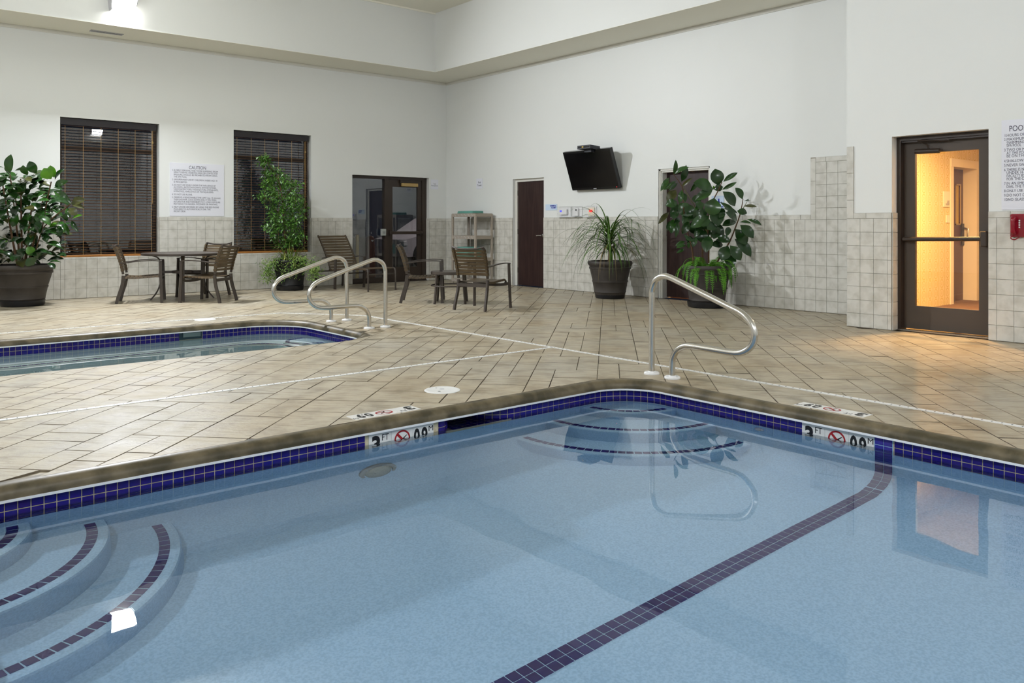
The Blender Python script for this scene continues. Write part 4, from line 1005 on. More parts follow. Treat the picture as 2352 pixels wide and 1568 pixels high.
# ------------------------------------------------------------------ devices on the right wall
def device(label, ya, yb, za, zb_, body):
    t = thing('wall_control', label, 'control', (0, (ya + yb) / 2, za), 'wall controls under clear covers'); b = MB(); y0, y1 = min(ya, yb), max(ya, yb)
    MB().box(-.012, -.001, y0 + .02, y1 - .02, za + .012, zb_ - .012).build('back_plate', M['plastic_w'], t)
    body(t, y0, y1)
    b = MB(); b.box(-.075, -.072, y0, y1, za, zb_); b.box(-.075, -.001, y0, y0 + .003, za, zb_); b.box(-.075, -.001, y1 - .003, y1, za, zb_); b.box(-.075, -.001, y0, y1, zb_ - .003, zb_); b.build('clear_cover', M['clear'], t)
    b = MB(); b.box(-.07, -.0, y0, y1, za - .004, za); b.build('cover_base', M['plastic_w'], t)
M['bluelcd'] = emat('blue_display', (.12, .12, 1.0), 1.2); M['redlcd'] = emat('red_display', (1, .05, .05), 1.6)
def b1(t, y0, y1):
    MB().rbox(-.055, -.012, y0 + .09, y1 - .045, 1.365, 1.465, .006).build('thermostat', M['plastic_w'], t); MB().box(-.0562, -.054, y1 - .105, y1 - .055, 1.415, 1.445).build('display', M['bluelcd'], t)
def b2(t, y0, y1):
    MB().rbox(-.05, -.012, y0 + .09, y1 - .06, 1.340, 1.475, .006).build('sensor_case', M['plastic_w'], t); MB().box(-.052, -.05, y0 + .115, y0 + .145, 1.43, 1.46).build('dial', M['box'], t)
def b3(t, y0, y1):
    MB().rbox(-.03, -.012, y0 + .05, y1 - .05, 1.335, 1.485, .006).build('call_station', mat('ivory', (.78, .76, .62), .4, .4), t); MB().box(-.05, -.03, y0 + .10, y1 - .10, 1.41, 1.445).build('red_window', M['redlcd'], t)
device('clear covered thermostat with a lit blue display', -3.59, -3.905, 1.322, 1.512, b1)
device('clear covered grey sensor beside the blue lit thermostat', -3.912, -4.19, 1.322, 1.512, b2)
device('clear covered switch with a lit red window', -4.285, -4.545, 1.318, 1.512, b3)

# ------------------------------------------------------------------ wall screen and set-top box
tvt = thing('wall_screen', 'black flat screen tilted down on the right wall', 'television', (-.2, -4.6, 1.8))
A = Vector((-.10, -3.94, 1.80)); Bv = Vector((-.10, -5.07, 1.80)); Cv = Vector((-.335, -5.225, 2.445)); Dv = Vector((-.335, -4.095, 2.445))
uy = (Bv - A).normalized(); uz = ((Dv + Cv) / 2 - (A + Bv) / 2); hgt = uz.length; uz = (uz - uy * uz.dot(uy)).normalized(); un = uz.cross(uy); un = un if un.x < 0 else -un
ctr = (A + Bv + Cv + Dv) / 4; wid = 1.125
b = MB(); b.obox(ctr - un * .035, wid, hgt + .0, .07, uy, uz, un); bz = b.build('bezel', M['tvframe'], tvt)
MB().obox(ctr + un * .0008, wid - .05, hgt - .075, .002, uy, uz, un).build('screen', M['tv'], tvt)
MB().obox(ctr + un * .001 - uz * (hgt / 2 - .018), .07, .010, .002, uy, uz, un).build('maker_badge', M['housing'], tvt)
MB().obox(ctr + un * .002 - uz * (hgt / 2 - .03) + uy * (wid / 2 - .05), .012, .012, .002, uy, uz, un).build('standby_lamp', M['redlcd'], tvt)
b = MB(); b.box(-.035, -.001, -4.85, -4.35, 1.95, 2.25); b.tube([(-.03, -4.6, 2.1), (-.16, -4.6, 2.12)], .03, 8); b.build('wall_bracket', M['tvframe'], tvt)
sb = thing('set_top_box', 'small black box standing on top of the wall screen', 'set-top box', (-.38, -4.70, 2.457))
bx = MB(); c0 = Vector((-.38, -4.70, 2.487)); ax = Vector((0, -1, 0)); ay = Vector((1, 0, -.06)).normalized(); az = ax.cross(ay)
bx.obox(c0, .30, .24, .060, ax, ay, az); bx.build('case', M['box'], sb)
MB().obox(c0 - ay * .121, .27, .002, .026, ax, ay, az).build('front_panel', M['tvframe'], sb); MB().obox(c0 - ay * .1225 + ax * -.02, .035, .002, .016, ax, ay, az).build('badge', M['yellow'], sb)
MB().obox(c0 + Vector((0, 0, -.05)) + ay * .03, .16, .10, .05, ax, ay, az).build('clip_mount', M['box'], sb)

# ------------------------------------------------------------------ red telephone
ph = thing('wall_telephone', 'red wall telephone under the pool rules sign', 'telephone', (PX, -11.52, 1.03))
MB().rbox(PX - .05, PX - .002, -11.62, -11.418, 1.06, 1.29, .012).build('body', M['redphone'], ph)
b = MB(); b.tube(smooth_path([(PX - .075, -11.462, 1.10), (PX - .098, -11.462, 1.13), (PX - .098, -11.462, 1.22), (PX - .075, -11.462, 1.25)], 4), [.026] * 4 + [.019] * 5 + [.026] * 4, 12); b.build('handset', M['redphone'], ph, smooth=True)
for i in range(4): MB().rbox(PX - .056, PX - .050, -11.512, -11.498, 1.15 + i * .022, 1.165 + i * .022, .002).build('button', M['plastic_w'], ph)
b = MB(); b.tube(smooth_path([(PX - .07, -11.46, 1.09), (PX - .06, -11.43, 1.05), (PX - .05, -11.46, 1.035), (PX - .03, -11.50, 1.06)], 5), .005, 6); b.build('cord', M['redphone'], ph, smooth=True)

# ------------------------------------------------------------------ shelf rack with towels
sx0, sx1, sy0, sy1 = -.52, -.07, -1.72, -.91
sh = thing('shelf_rack', 'taupe plastic shelf rack standing in the corner by the glass door', 'shelf rack', ((sx0 + sx1) / 2, (sy0 + sy1) / 2, 0))
for x in (sx0, sx1 - .045):
    for y in (sy0, sy1 - .045): MB().rbox(x, x + .045, y, y + .045, 0, 1.40, .008).build('post', M['shelf'], sh)
for z in (.10, .53, .965, 1.41):
    sp_ = MB().box(sx0 + .01, sx1 - .01, sy0 + .01, sy1 - .01, z - .018, z).build('shelf_board', M['shelf'], sh)
    b = MB(); b.box(sx0 + .004, sx0 + .022, sy0 + .02, sy1 - .02, z - .068, z - .001); b.box(sx1 - .022, sx1 - .004, sy0 + .02, sy1 - .02, z - .068, z - .001)
    b.box(sx0 + .02, sx1 - .02, sy0 + .004, sy0 + .022, z - .068, z - .001); b.box(sx0 + .02, sx1 - .02, sy1 - .022, sy1 - .004, z - .068, z - .001); b.build('shelf_lip', M['shelf'], sp_)
    b = MB()
    for k in range(6):
        y = sy0 + .08 + k * .112; b.prism([(sx0 + .003, y, z - .060), (sx0 + .003, y + .01, z - .060), (sx0 + .003, y + .065, z - .008), (sx0 + .003, y + .055, z - .008)], (-.002, 0, 0))
    tag(b.build('lip_ribs', M['housing'], sp_), kind='stuff')
def towel(x0, x1, y0, y1, z, h, label):
    t = thing('towel', label, 'towel', ((x0 + x1) / 2, (y0 + y1) / 2, z), 'folded teal pool towels')
    MB().rbox(x0, x1, y0, y1, z, z + h * .48, h * .22).build('lower_fold', M['towel'], t, smooth=True, ang=50); MB().rbox(x0 + .008, x1, y0 + .006, y1 - .004, z + h * .48, z + h, h * .22).build('upper_fold', M['towel'], t, smooth=True, ang=50)
towel(-.46, -.16, -1.53, -1.03, 1.4105, .050, 'folded teal towel on top of the shelf rack')
for k in range(4): towel(-.47, -.13, -1.42, -1.02, .5305 + k * .052, .050, 'folded teal towel in the stack on the middle shelf, %s' % ('lowest', 'second from below', 'third from below', 'topmost')[k])
# ------------------------------------------------------------------ strap chairs (built once at the origin facing +y, then copied)
def lpart(b, name, m, root, smooth=False, ang=40):
    me = b.mesh(name, m); bm = bmesh.new(); bm.from_mesh(me); bmesh.ops.recalc_face_normals(bm, faces=bm.faces); bm.to_mesh(me); bm.free()
    if smooth:
        me.polygons.foreach_set('use_smooth', [True] * len(me.polygons)); me.set_sharp_from_angle(angle=math.radians(ang))
    o = bpy.data.objects.new(name, me); COL.objects.link(o); o.parent = root; return o
def back_pt(s, u):                                         # side post of the back: u 0 (seat) .. 1 (top)
    return Vector((s * (.235 + .012 * u), -.255 - .055 * u - .075 * u * u, .44 + .425 * u))
def make_chair():
    r = thing('patio_chair', 'brown strap chair', 'chair', local=True)
    F_ = M['chairframe']
    for s in (-1, 1):
        pts = smooth_path([(s * .25, -.345, 0), (s * .243, -.315, .12), (s * .236, -.268, .28), (s * .235, -.252, .42)], 4)
        lpart(MB().tube(pts, .02, sq=(.026, .044), side=(1, 0, 0)), 'rear_leg', F_, r)
        pts = [back_pt(s, k / 8) for k in range(9)]
        lpart(MB().tube(pts, .02, sq=(.024, .034), side=(1, 0, 0)), 'back_post', F_, r)
        pts = [(s * .300, .285, 0), (s * .292, .272, .30), (s * .286, .262, .625)]
        lpart(MB().tube(pts, .02, sq=(.024, .042), side=(1, 0, 0)), 'front_leg', F_, r)
        pts = smooth_path([(s * .286, .280, .632), (s * .288, .14, .642), (s * .278, -.06, .632), (s * .262, -.20, .612), (s * .245, -.285, .605)], 3)
        lpart(MB().tube(pts, .02, sq=(.040, .014), side=(1, 0, 0)), 'armrest', F_, r)
        pts = smooth_path([(s * .225, -.250, .385), (s * .225, -.08, .378), (s * .225, .10, .392), (s * .225, .235, .398), (s * .225, .285, .368)], 4)
        lpart(MB().tube(pts, .013, 8), 'seat_rail', F_, r, True)
        lpart(MB().tube([(s * .215, .262, .352), (s * .292, .268, .352)], .012, 8), 'rail_bracket', F_, r)
    lpart(MB().tube([(-.236, -.268, .345), (.236, -.268, .345)], .02, sq=(.020, .046), side=(0, 1, 0)), 'rear_stretcher', F_, r)
    lpart(MB().tube(smooth_path([(-.29, .262, .350), (-.15, .262, .325), (.15, .262, .325), (.29, .262, .350)], 4), .02, sq=(.020, .040), side=(0, 1, 0)), 'front_stretcher', F_, r)
    # top rail, bowed to the rear
    tl, tr = back_pt(-1, 1), back_pt(1, 1)
    lpart(MB().tube(smooth_path([tl + Vector((-.008, -.005, .014)), Vector((-.12, tl.y - .030, tl.z - .012)), Vector((.12, tl.y - .030, tl.z - .012)), tr + Vector((.008, -.005, .014))], 5), .013, 8), 'top_rail', F_, r, True)
    # back straps
    for k in range(8):
        u0 = .10 + k * .108; u1 = u0 + .084; b = MB(); n = 8
        for i in range(n):
            q0, q1 = i / n, (i + 1) / n
            def pt(q, u):
                a, e = back_pt(-1, u), back_pt(1, u); p = a + (e - a) * q; p.y -= .030 * math.sin(math.pi * q) * (.4 + .6 * u); return p
            a_, b_, c_, d_ = pt(q0, u0), pt(q1, u0), pt(q1, u1), pt(q0, u1)
            th = Vector((0, .004, 0)); m_ = len(b.v)
            b.v += [tuple(v) for v in (a_ + th, b_ + th, c_ + th, d_ + th, a_ - th, b_ - th, c_ - th, d_ - th)]
            b.f += [(m_, m_ + 1, m_ + 2, m_ + 3), (m_ + 7, m_ + 6, m_ + 5, m_ + 4), (m_ + 3, m_ + 2, m_ + 6, m_ + 7), (m_, m_ + 4, m_ + 5, m_ + 1)]
        for s in (-1, 1):
            c = (back_pt(s, u0) + back_pt(s, u1)) / 2; d = (back_pt(s, u1) - back_pt(s, u0)); b.obox(c, .032, .046, d.length, Vector((1, 0, 0)), Vector((1, 0, 0)).cross(d.normalized()), d.normalized())
        lpart(b, 'back_strap', M['strap'], r)
    # seat straps
    prof = smooth_path([(0, -.240, .387), (0, -.08, .378), (0, .10, .392), (0, .235, .398), (0, .285, .368)], 6); L_ = [0]
    for a, e in zip(prof, prof[1:]): L_.append(L_[-1] + (e - a).length)
    def sp(s):
        for i in range(len(prof) - 1):
            if L_[i + 1] >= s: return prof[i] + (prof[i + 1] - prof[i]) * ((s - L_[i]) / (L_[i + 1] - L_[i]))
        return prof[-1]
    n = 10
    for k in range(n):
        s0 = k * L_[-1] / n + .004; s1 = (k + 1) * L_[-1] / n - .005; p, q = sp(s0), sp(s1); d = (q - p); nn = Vector((1, 0, 0)).cross(d.normalized())
        b = MB(); segs = [(-.243, -.010), (-.235, .014), (-.12, .004), (.12, .004), (.235, .014), (.243, -.010)]
        for (xa, za), (xb, zb_) in zip(segs, segs[1:]):
            A0, A1 = p + Vector((xa, 0, 0)) + nn * za, q + Vector((xa, 0, 0)) + nn * za; B0, B1 = p + Vector((xb, 0, 0)) + nn * zb_, q + Vector((xb, 0, 0)) + nn * zb_
            b.poly([A0, B0, B1, A1]); b.poly([v - nn * .004 for v in (A1, B1, B0, A0)])
        lpart(b, 'seat_strap', M['strap'], r)
    return r
def copy_tree(root):
    c = root.copy(); COL.objects.link(c)
    for ch in root.children:
        k = ch.copy(); COL.objects.link(k); k.parent = c
    return c
chair0 = make_chair(); used = [False]
def chair(rear_mid, h, label, group):
    o = chair0 if not used[0] else copy_tree(chair0); used[0] = True
    h = Vector((*h, 0)).normalized(); o.location = Vector((*rear_mid, 0)) + h * .345; o.rotation_euler = (0, 0, math.atan2(-h.x, h.y))
    tag(o, label, 'chair', group)
G1, G2 = 'strap chairs at the large round table', 'strap chairs by the side table'
chair((-6.87, -1.08), (.935, -.35), 'brown strap chair seen from the side, left of the large round table', G1)
chair((-5.545, -2.055), (-.64, .77), 'brown strap chair with its back to the camera in front of the large round table', G1)
chair((-5.195, -.635), (-.85, -.52), 'brown strap chair behind the large round table by the wall', G1)
chair((-3.50, -3.77), (.80, -.60), 'brown strap chair turned sideways between the spa rails and the side table', G2)
chair((-3.49, -5.485), (.93, .37), 'brown strap chair with its back to the camera in front of the shelf rack', G2)

# ------------------------------------------------------------------ large round table
tx, ty = -5.93, -1.13
t = thing('round_table', 'large round patio table with smoked top and curved brown legs', 'table', (tx, ty, 0))
MB().lathe([(.60, 0), (.612, .006), (.612, .034), (.60, .040), (.575, .040)], 48, (tx, ty, .70)).build('table_rim', M['chairframe'], t, smooth=True)
MB().lathe([(.001, .0), (.58, .0), (.58, .008), (.001, .008)], 48, (tx, ty, .731)).build('table_top', M['glasstop'], t)
for k in range(4):
    a = math.radians(-107 + 90 * k); d = Vector((math.cos(a), math.sin(a), 0)); c = Vector((tx, ty, 0))
    pts = smooth_path([c + d * .47 + Vector((0, 0, .705)), c + d * .36 + Vector((0, 0, .66)), c + d * .325 + Vector((0, 0, .55)), c + d * .325 + Vector((0, 0, .28)), c + d * .38 + Vector((0, 0, .12)), c + d * .47 + Vector((0, 0, .0))], 4)
    MB().tube(pts, .02, sq=(.045, .022), side=d.cross(Vector((0, 0, 1)))).build('leg', M['chairframe'], t)
    MB().tube([c + d * .15 + Vector((0, 0, .435)), c + d * .325 + Vector((0, 0, .435))], .02, sq=(.04, .022), side=(0, 0, 1)).build('brace', M['chairframe'], t)
MB().tube([(tx + .155 * math.cos(i * math.pi / 12), ty + .155 * math.sin(i * math.pi / 12), .435) for i in range(24)], .02, closed=True, sq=(.040, .016), side=(0, 0, 1)).build('brace_ring', M['chairframe'], t)

# ------------------------------------------------------------------ side table
c = at(1036, 660, 12.42); sx, sy = c.x, c.y
t = thing('side_table', 'small round side table with a foot ring between two strap chairs', 'table', (sx, sy, 0))
MB().lathe([(.295, 0), (.308, .006), (.308, .040), (.298, .046), (.275, .046)], 40, (sx, sy, .435)).build('table_rim', M['chairframe'], t, smooth=True)
MB().lathe([(.001, .0), (.28, .0), (.28, .008), (.001, .008)], 40, (sx, sy, .472)).build('table_top', mat('frosted_top', (.36, .36, .37), .18, .5), t)
for k in range(4):
    a = math.radians(-85 + 90 * k); d = Vector((math.cos(a), math.sin(a), 0)); o = Vector((sx, sy, 0))
    MB().tube([o + d * .285 + Vector((0, 0, .44)), o + d * .30 + Vector((0, 0, .2)), o + d * .325], .02, sq=(.030, .022), side=d.cross(Vector((0, 0, 1)))).build('leg', M['chairframe'], t)
MB().tube([(sx + .300 * math.cos(i * math.pi / 18), sy + .300 * math.sin(i * math.pi / 18), .265) for i in range(36)], .010, 8, closed=True).build('foot_ring', M['chairframe'], t, smooth=True)

# ------------------------------------------------------------------ chaise lounge
ft = Vector((-2.67, -1.83, 0)); hd_ = Vector((.14, -.99, 0)).normalized(); sd = Vector((-hd_.y, hd_.x, 0))   # sd points to +x-ish
t = thing('chaise_lounge', 'brown strap chaise lounge with raised back in front of the glass door', 'lounge chair', ft)
def Q(a, s, z): return ft - hd_ * a + sd * s + Vector((0, 0, z))      # a = metres back from the foot end
HW = .31
for s in (-1, 1):
    pts = smooth_path([Q(.03, s * HW, 0), Q(.03, s * HW, .30), Q(.045, s * HW, .375), Q(.10, s * HW, .395), Q(.5, s * HW, .390), Q(1.0, s * HW, .345), Q(1.28, s * HW, .325), Q(1.75, s * HW, .30)], 4)
    MB().tube(pts, .015, 10).build('side_rail', M['chairframe'], t, smooth=True)
    MB().tube([Q(.98, s * (HW + .02), 0), Q(.96, s * (HW + .02), .58)], .02, sq=(.030, .045), side=sd).build('middle_leg', M['chairframe'], t)
    MB().tube(smooth_path([Q(.94, s * (HW + .02), .575), Q(1.1, s * (HW + .02), .59), Q(1.36, s * (HW + .02), .56)], 4), .02, sq=(.036, .014), side=sd).build('armrest', M['chairframe'], t)
    MB().tube([Q(1.62, s * HW, 0), Q(1.60, s * HW, .31)], .02, sq=(.026, .04), side=sd).build('rear_leg', M['chairframe'], t)
    pts = [Q(1.14 + .30 * u + .10 * u * u, s * HW, .35 + .66 * u - .03 * u * u) for u in [k / 10 for k in range(11)]]
    MB().tube(pts, .015, 10).build('back_rail', M['chairframe'], t, smooth=True)
MB().tube([Q(.97, -HW, .28), Q(.97, HW, .28)], .02, sq=(.022, .036), side=(0, 0, 1)).build('cross_bar', M['chairframe'], t)
MB().tube([Q(.06, -HW, .30), Q(.06, HW, .30)], .014, 8).build('foot_bar', M['chairframe'], t)
def strap_q(a0, z0, a1, z1):
    b = MB(); p0, p1 = Q(a0, -HW - .014, z0), Q(a0, HW + .014, z0); q0, q1 = Q(a1, -HW - .014, z1), Q(a1, HW + .014, z1)
    nn = (p1 - p0).cross(q0 - p0).normalized(); nn = nn if nn.z > 0 else -nn; o = nn * .013
    b.poly([p0 + o, p1 + o, q1 + o, q0 + o]); b.poly([q0 + o - nn * .004, q1 + o - nn * .004, p1 + o - nn * .004, p0 + o - nn * .004])
    for P0, Q0 in ((p0, q0), (p1, q1)): b.poly([P0 + o, Q0 + o, Q0 - o, P0 - o])
    return b
def seat_z(a): return .395 - max(0, a - .35) * .058 if a > .09 else .385
for k in range(17):
    a0 = .075 + k * .0655; strap_q(a0, seat_z(a0), a0 + .055, seat_z(a0 + .055)).build('seat_strap', M['strap'], t)
def bz(u): return (1.14 + .30 * u + .10 * u * u, .35 + .66 * u - .03 * u * u)
for k in range(12):
    u0 = .03 + k * .081; u1 = u0 + .060; strap_q(*bz(u0), *bz(u1)).build('back_strap', M['strap'], t)

# ------------------------------------------------------------------ outside the glass door: parked car and bollards
cx_, cy_ = 2.75, 4.6
cr = thing('parked_car', 'white parked car outside the glass door', 'car', (cx_, cy_, -.05))
prof = [(-.9, .35), (-.92, .62), (-.85, .82), (-.2, .98), (.55, 1.42), (2.6, 1.48), (3.2, 1.02), (3.3, .6), (3.25, .35)]
def body_side(y): return [(cx_ + a, cy_ + y, z - .05) for a, z in prof]
b = MB(); b.prism(body_side(0), (0, 1.7, 0)); b.build('body', M['carpaint'], cr)
MB().prism([(cx_ + .05, cy_ - .004, 1.0), (cx_ + .58, cy_ - .004, 1.33), (cx_ + 2.5, cy_ - .004, 1.38), (cx_ + 2.9, cy_ - .004, 1.02)], (0, .01, 0)).build('side_window', M['tv'], cr)
for a in (-.18, 2.4):
    bb = MB(); bb.lathe([(.001, 0), (.33, 0), (.36, .02), (.36, .18), (.33, .2), (.001, .2)], 28); bb.v = [(cx_ + a + v[0], cy_ - .02 + v[2], .31 + v[1]) for v in bb.v]; wo_ = bb.build('wheel', M['rubber'], cr, smooth=True)
    bb = MB(); bb.lathe([(.001, -.004), (.20, -.004), (.22, 0)], 20); bb.v = [(cx_ + a + v[0], cy_ - .021 + v[2], .31 + v[1]) for v in bb.v]; bb.build('hub_cap', M['steel'], wo_)
    bb = MB(); n = 18
    for i in range(n):
        q0, q1 = math.pi * i / n, math.pi * (i + 1) / n
        bb.poly([(cx_ + a + .36 * math.cos(q0), cy_ - .006, .31 + .36 * math.sin(q0)), (cx_ + a + .36 * math.cos(q1), cy_ - .006, .31 + .36 * math.sin(q1)), (cx_ + a + .44 * math.cos(q1), cy_ - .006, .31 + .44 * math.sin(q1)), (cx_ + a + .44 * math.cos(q0), cy_ - .006, .31 + .44 * math.sin(q0))])
    bb.build('wheel_arch', M['rubber'], cr)
MB().rbox(cx_ - .93, cx_ - .80, cy_ - .01, cy_ + .25, .60, .74, .02).build('headlamp', M['plastic_w'], cr)
bo = thing('bollard', 'red brown bollard outside the sidelight pane', 'bollard', (-1.32, .95, -.05))
MB().lathe([(.115, 0), (.095, .75), (.085, .95), (.05, .99), (.001, 1.0)], 20, (-1.32, .95, -.05)).build('post', M['bollard'], bo, smooth=True)
b = MB(); b.poly([(-1.355, .862, .86), (-1.285, .862, .86), (-1.32, .862, .80)]); b.build('white_arrow', M['plastic_w'], bo)
for x_, y_, lb in ((-2.24, .75, 'thin yellow bollard at the left edge of the glass sidelight'), (-1.47, 1.25, 'thin yellow bollard beside the red brown bollard')):
    bo = thing('bollard', lb, 'bollard', (x_, y_, -.05), 'yellow bollards outside'); MB().lathe([(.035, 0), (.035, 1.0), (.02, 1.02), (.001, 1.02)], 12, (x_, y_, -.05)).build('post', M['yellow'], bo, smooth=True)
# ------------------------------------------------------------------ planters
def planter(o, x, y, rim, base, h, m, sr=None):
    k = rim - base
    prof = [(base * .99, .02), (base, .03), (base + k * .14, .10 * h / .6), (base + k * .16 + .006, .105 * h / .6), (base + k * .17, .115 * h / .6), (base + k * .36, .26 * h / .6), (base + k * .36 + .008, .265 * h / .6), (base + k * .38 + .008, .285 * h / .6), (base + k * .39, .29 * h / .6),
            (base + k * .72, .47 * h / .6), (base + k * .72 + .010, .475 * h / .6), (base + k * .75 + .010, .50 * h / .6), (base + k * .76, .505 * h / .6), (base + k * .80, .525 * h / .6), (rim - .012, .535 * h / .6), (rim, .555 * h / .6), (rim, .58 * h / .6), (rim - .012, h), (rim - .05, h), (rim - .055, h - .05)]
    MB().lathe(prof, 40, (x, y, 0)).build('pot', m, o, smooth=True, ang=50)
    MB().lathe([(rim - .056, h - .055), (.001, h - .045)], 24, (x, y, 0)).build('soil', M['soil'], o)
    s_ = sr or base + .02
    MB().lathe([(s_ - .03, 0), (s_ - .008, .006), (s_, .02), (s_ + .008, .085), (s_, .088), (s_ - .02, .03)], 36, (x, y, 0)).build('saucer', M['saucer'], o, smooth=True)
def leaf_mesh(name, m, droop=.16, fold=.12, n=8, sh=(0, .30, .62, .86, .98, 1, .95, .80, .48, 0)):
    b = MB(); n = len(sh) - 1
    for i in range(n + 1):
        t = i / n; wv = .5 * sh[i]; z = droop * math.sin(math.pi * t) * .6 - droop * t * t * .5
        for q in (-1, -.5, 0, .5, 1): b.v.append((q * wv, t, z + fold * abs(q) * wv * .9 - .010 * (1 - abs(q)) * 0))
    for i in range(n):
        for j in range(4): a = i * 5 + j; b.f.append((a, a + 1, a + 6, a + 5))
    me = b.mesh(name, m, smooth=True); return me
LM = {k: leaf_mesh('leaf', M[k]) for k in ('leafA', 'leafB', 'leafC', 'leafD')}
def put_leaf(me, base, tip, width, normal, parent, name='leaf'):
    y = Vector(tip) - Vector(base); L_ = y.length
    if L_ < 1e-4: return
    y /= L_; z = Vector(normal); z = z - y * z.dot(y)
    if z.length < 1e-3: z = Vector((0, 0, 1)) - y * y.z
    z.normalize(); x = y.cross(z)
    Mx = Matrix(((x.x * width, y.x * L_, z.x * L_, base[0]), (x.y * width, y.y * L_, z.y * L_, base[1]), (x.z * width, y.z * L_, z.z * L_, base[2]), (0, 0, 0, 1)))
    return add_obj(name, me, parent, Mx)
rp = random.Random(21)

# ---- sparse rubber plant with ferns (right)
PC = at(1624, 690, 11.78); PCx, PCy = PC.x, PC.y
r1 = thing('rubber_plant', 'sparse rubber plant with ferns in a grey brown planter by the restroom door', 'plant', (PCx, PCy, 0))
planter(r1, PCx, PCy, .345, .235, .60, M['pot'], .275)
DP = 11.78
def c1(x, y, d=0): return at(1500 + x / 4.354, 360 + y / 4.354, DP + d)
RL = [(205, 175, 228, 48, 40, 'B'), (215, 175, 340, 105, 50, 'B'), (285, 250, 330, 100, 55, 'A'), (165, 205, 85, 325, 45, 'B'), (230, 240, 120, 320, 40, 'B'), (245, 260, 165, 330, 35, 'A'), (285, 300, 380, 220, 30, 'D'), (370, 350, 465, 225, 40, 'B'),
      (600, 330, 430, 260, 110, 'B'), (595, 330, 440, 420, 70, 'B'), (655, 290, 625, 135, 105, 'A'), (700, 250, 830, 165, 45, 'B'), (690, 330, 820, 262, 35, 'B'), (695, 345, 815, 475, 90, 'A'), (610, 330, 690, 300, 60, 'A'), (610, 410, 585, 575, 125, 'B'), (895, 425, 835, 318, 62, 'B'), (910, 440, 1070, 435, 28, 'A'),
      (905, 495, 1025, 495, 28, 'D'), (840, 540, 930, 560, 55, 'A'), (665, 450, 820, 600, 55, 'B'), (840, 640, 745, 560, 80, 'A'), (835, 650, 708, 680, 65, 'A'), (940, 625, 1072, 670, 38, 'B'), (865, 655, 970, 660, 30, 'B'), (870, 680, 995, 795, 80, 'A'), (820, 720, 930, 860, 90, 'A'), (815, 820, 970, 975, 85, 'A'),
      (770, 885, 870, 1020, 85, 'A'), (750, 890, 690, 1020, 95, 'A'), (740, 970, 790, 1095, 90, 'A'), (725, 855, 640, 830, 45, 'A'), (700, 880, 595, 875, 60, 'A'), (560, 590, 395, 690, 85, 'B'), (600, 540, 655, 670, 110, 'A'), (590, 640, 690, 800, 80, 'A'), (545, 590, 350, 720, 60, 'A'), (550, 680, 530, 800, 55, 'A'),
      (470, 700, 420, 790, 50, 'A'), (480, 720, 490, 845, 90, 'A'), (560, 790, 530, 935, 85, 'A'), (600, 680, 640, 790, 80, 'A'), (370, 590, 270, 480, 105, 'B'), (240, 450, 140, 480, 70, 'B'), (240, 460, 185, 590, 60, 'A'), (245, 545, 205, 610, 55, 'A'), (160, 555, 65, 655, 45, 'D'), (265, 610, 220, 660, 45, 'A'),
      (200, 620, 185, 750, 65, 'B'), (250, 640, 230, 790, 40, 'A'), (165, 640, 145, 730, 35, 'A'), (290, 330, 265, 450, 50, 'B'), (310, 360, 320, 440, 40, 'A'), (230, 330, 150, 440, 70, 'D'), (330, 560, 300, 660, 50, 'A'), (420, 380, 450, 460, 70, 'A'), (440, 440, 480, 520, 60, 'A'), (530, 470, 420, 525, 40, 'B'),
      (700, 520, 835, 555, 40, 'A'), (720, 555, 670, 600, 45, 'A'), (325, 850, 235, 880, 35, 'B'), (330, 880, 245, 905, 40, 'B'), (315, 920, 245, 955, 30, 'B'), (345, 850, 355, 905, 30, 'B'), (640, 800, 760, 840, 60, 'A'), (760, 700, 740, 780, 50, 'A'), (430, 800, 400, 890, 50, 'A'), (598, 330, 605, 298, 30, 'C'),
      (360, 640, 300, 760, 60, 'A'), (520, 520, 470, 600, 70, 'A'), (460, 560, 400, 640, 60, 'A'), (640, 500, 700, 590, 70, 'A'), (500, 620, 560, 700, 70, 'A')]
RL += [(x, y, x + dx, y + dy, w_, 'A') for x, y, dx, dy, w_ in [(rp.uniform(330, 680), rp.uniform(430, 820), rp.uniform(-90, 90), rp.uniform(10, 120), rp.uniform(60, 95)) for _ in range(16)]]
for bx_, by_, tx_, ty_, wd, k in RL:
    big = wd > 75; d0 = rp.uniform(-.22, .22) - (.06 if big else 0)
    base = c1(bx_, by_, d0); tip = c1(tx_, ty_, d0 - rp.uniform(.02, .12)); nrm = -FW + Vector((rp.uniform(-.25, .25), rp.uniform(-.25, .25), rp.uniform(.2, .7)))
    L_ = (tip - base).length; put_leaf(LM['leaf' + k], base, tip + (tip - base) * .10, wd * (1.30 if wd > 50 else 1.15) / 4.354 * DP / FPX, nrm, r1)
for pts, rad in (([(400, 1060), (390, 920), (340, 740), (310, 560), (300, 420), (290, 300), (205, 175)], .012), ([(500, 1060), (495, 930), (545, 760), (555, 590), (600, 440), (650, 340), (690, 250)], .014), ([(640, 1060), (690, 960), (760, 860), (830, 690), (865, 590), (890, 480), (900, 420)], .012), ([(545, 760), (470, 620), (400, 470), (300, 300)], .008), ([(555, 1060), (560, 900), (600, 700), (610, 420)], .012), ([(865, 590), (910, 500), (940, 450)], .006)):
    path = smooth_path([c1(x, y, rp.uniform(-.03, .03)) for x, y in pts], 4); n = len(path)
    MB().tube(path, [rad * (1.15 - .75 * i / n) for i in range(n)], 7).build('stem', M['bark'] if rad > .011 else M['greenstem'], r1, smooth=True)
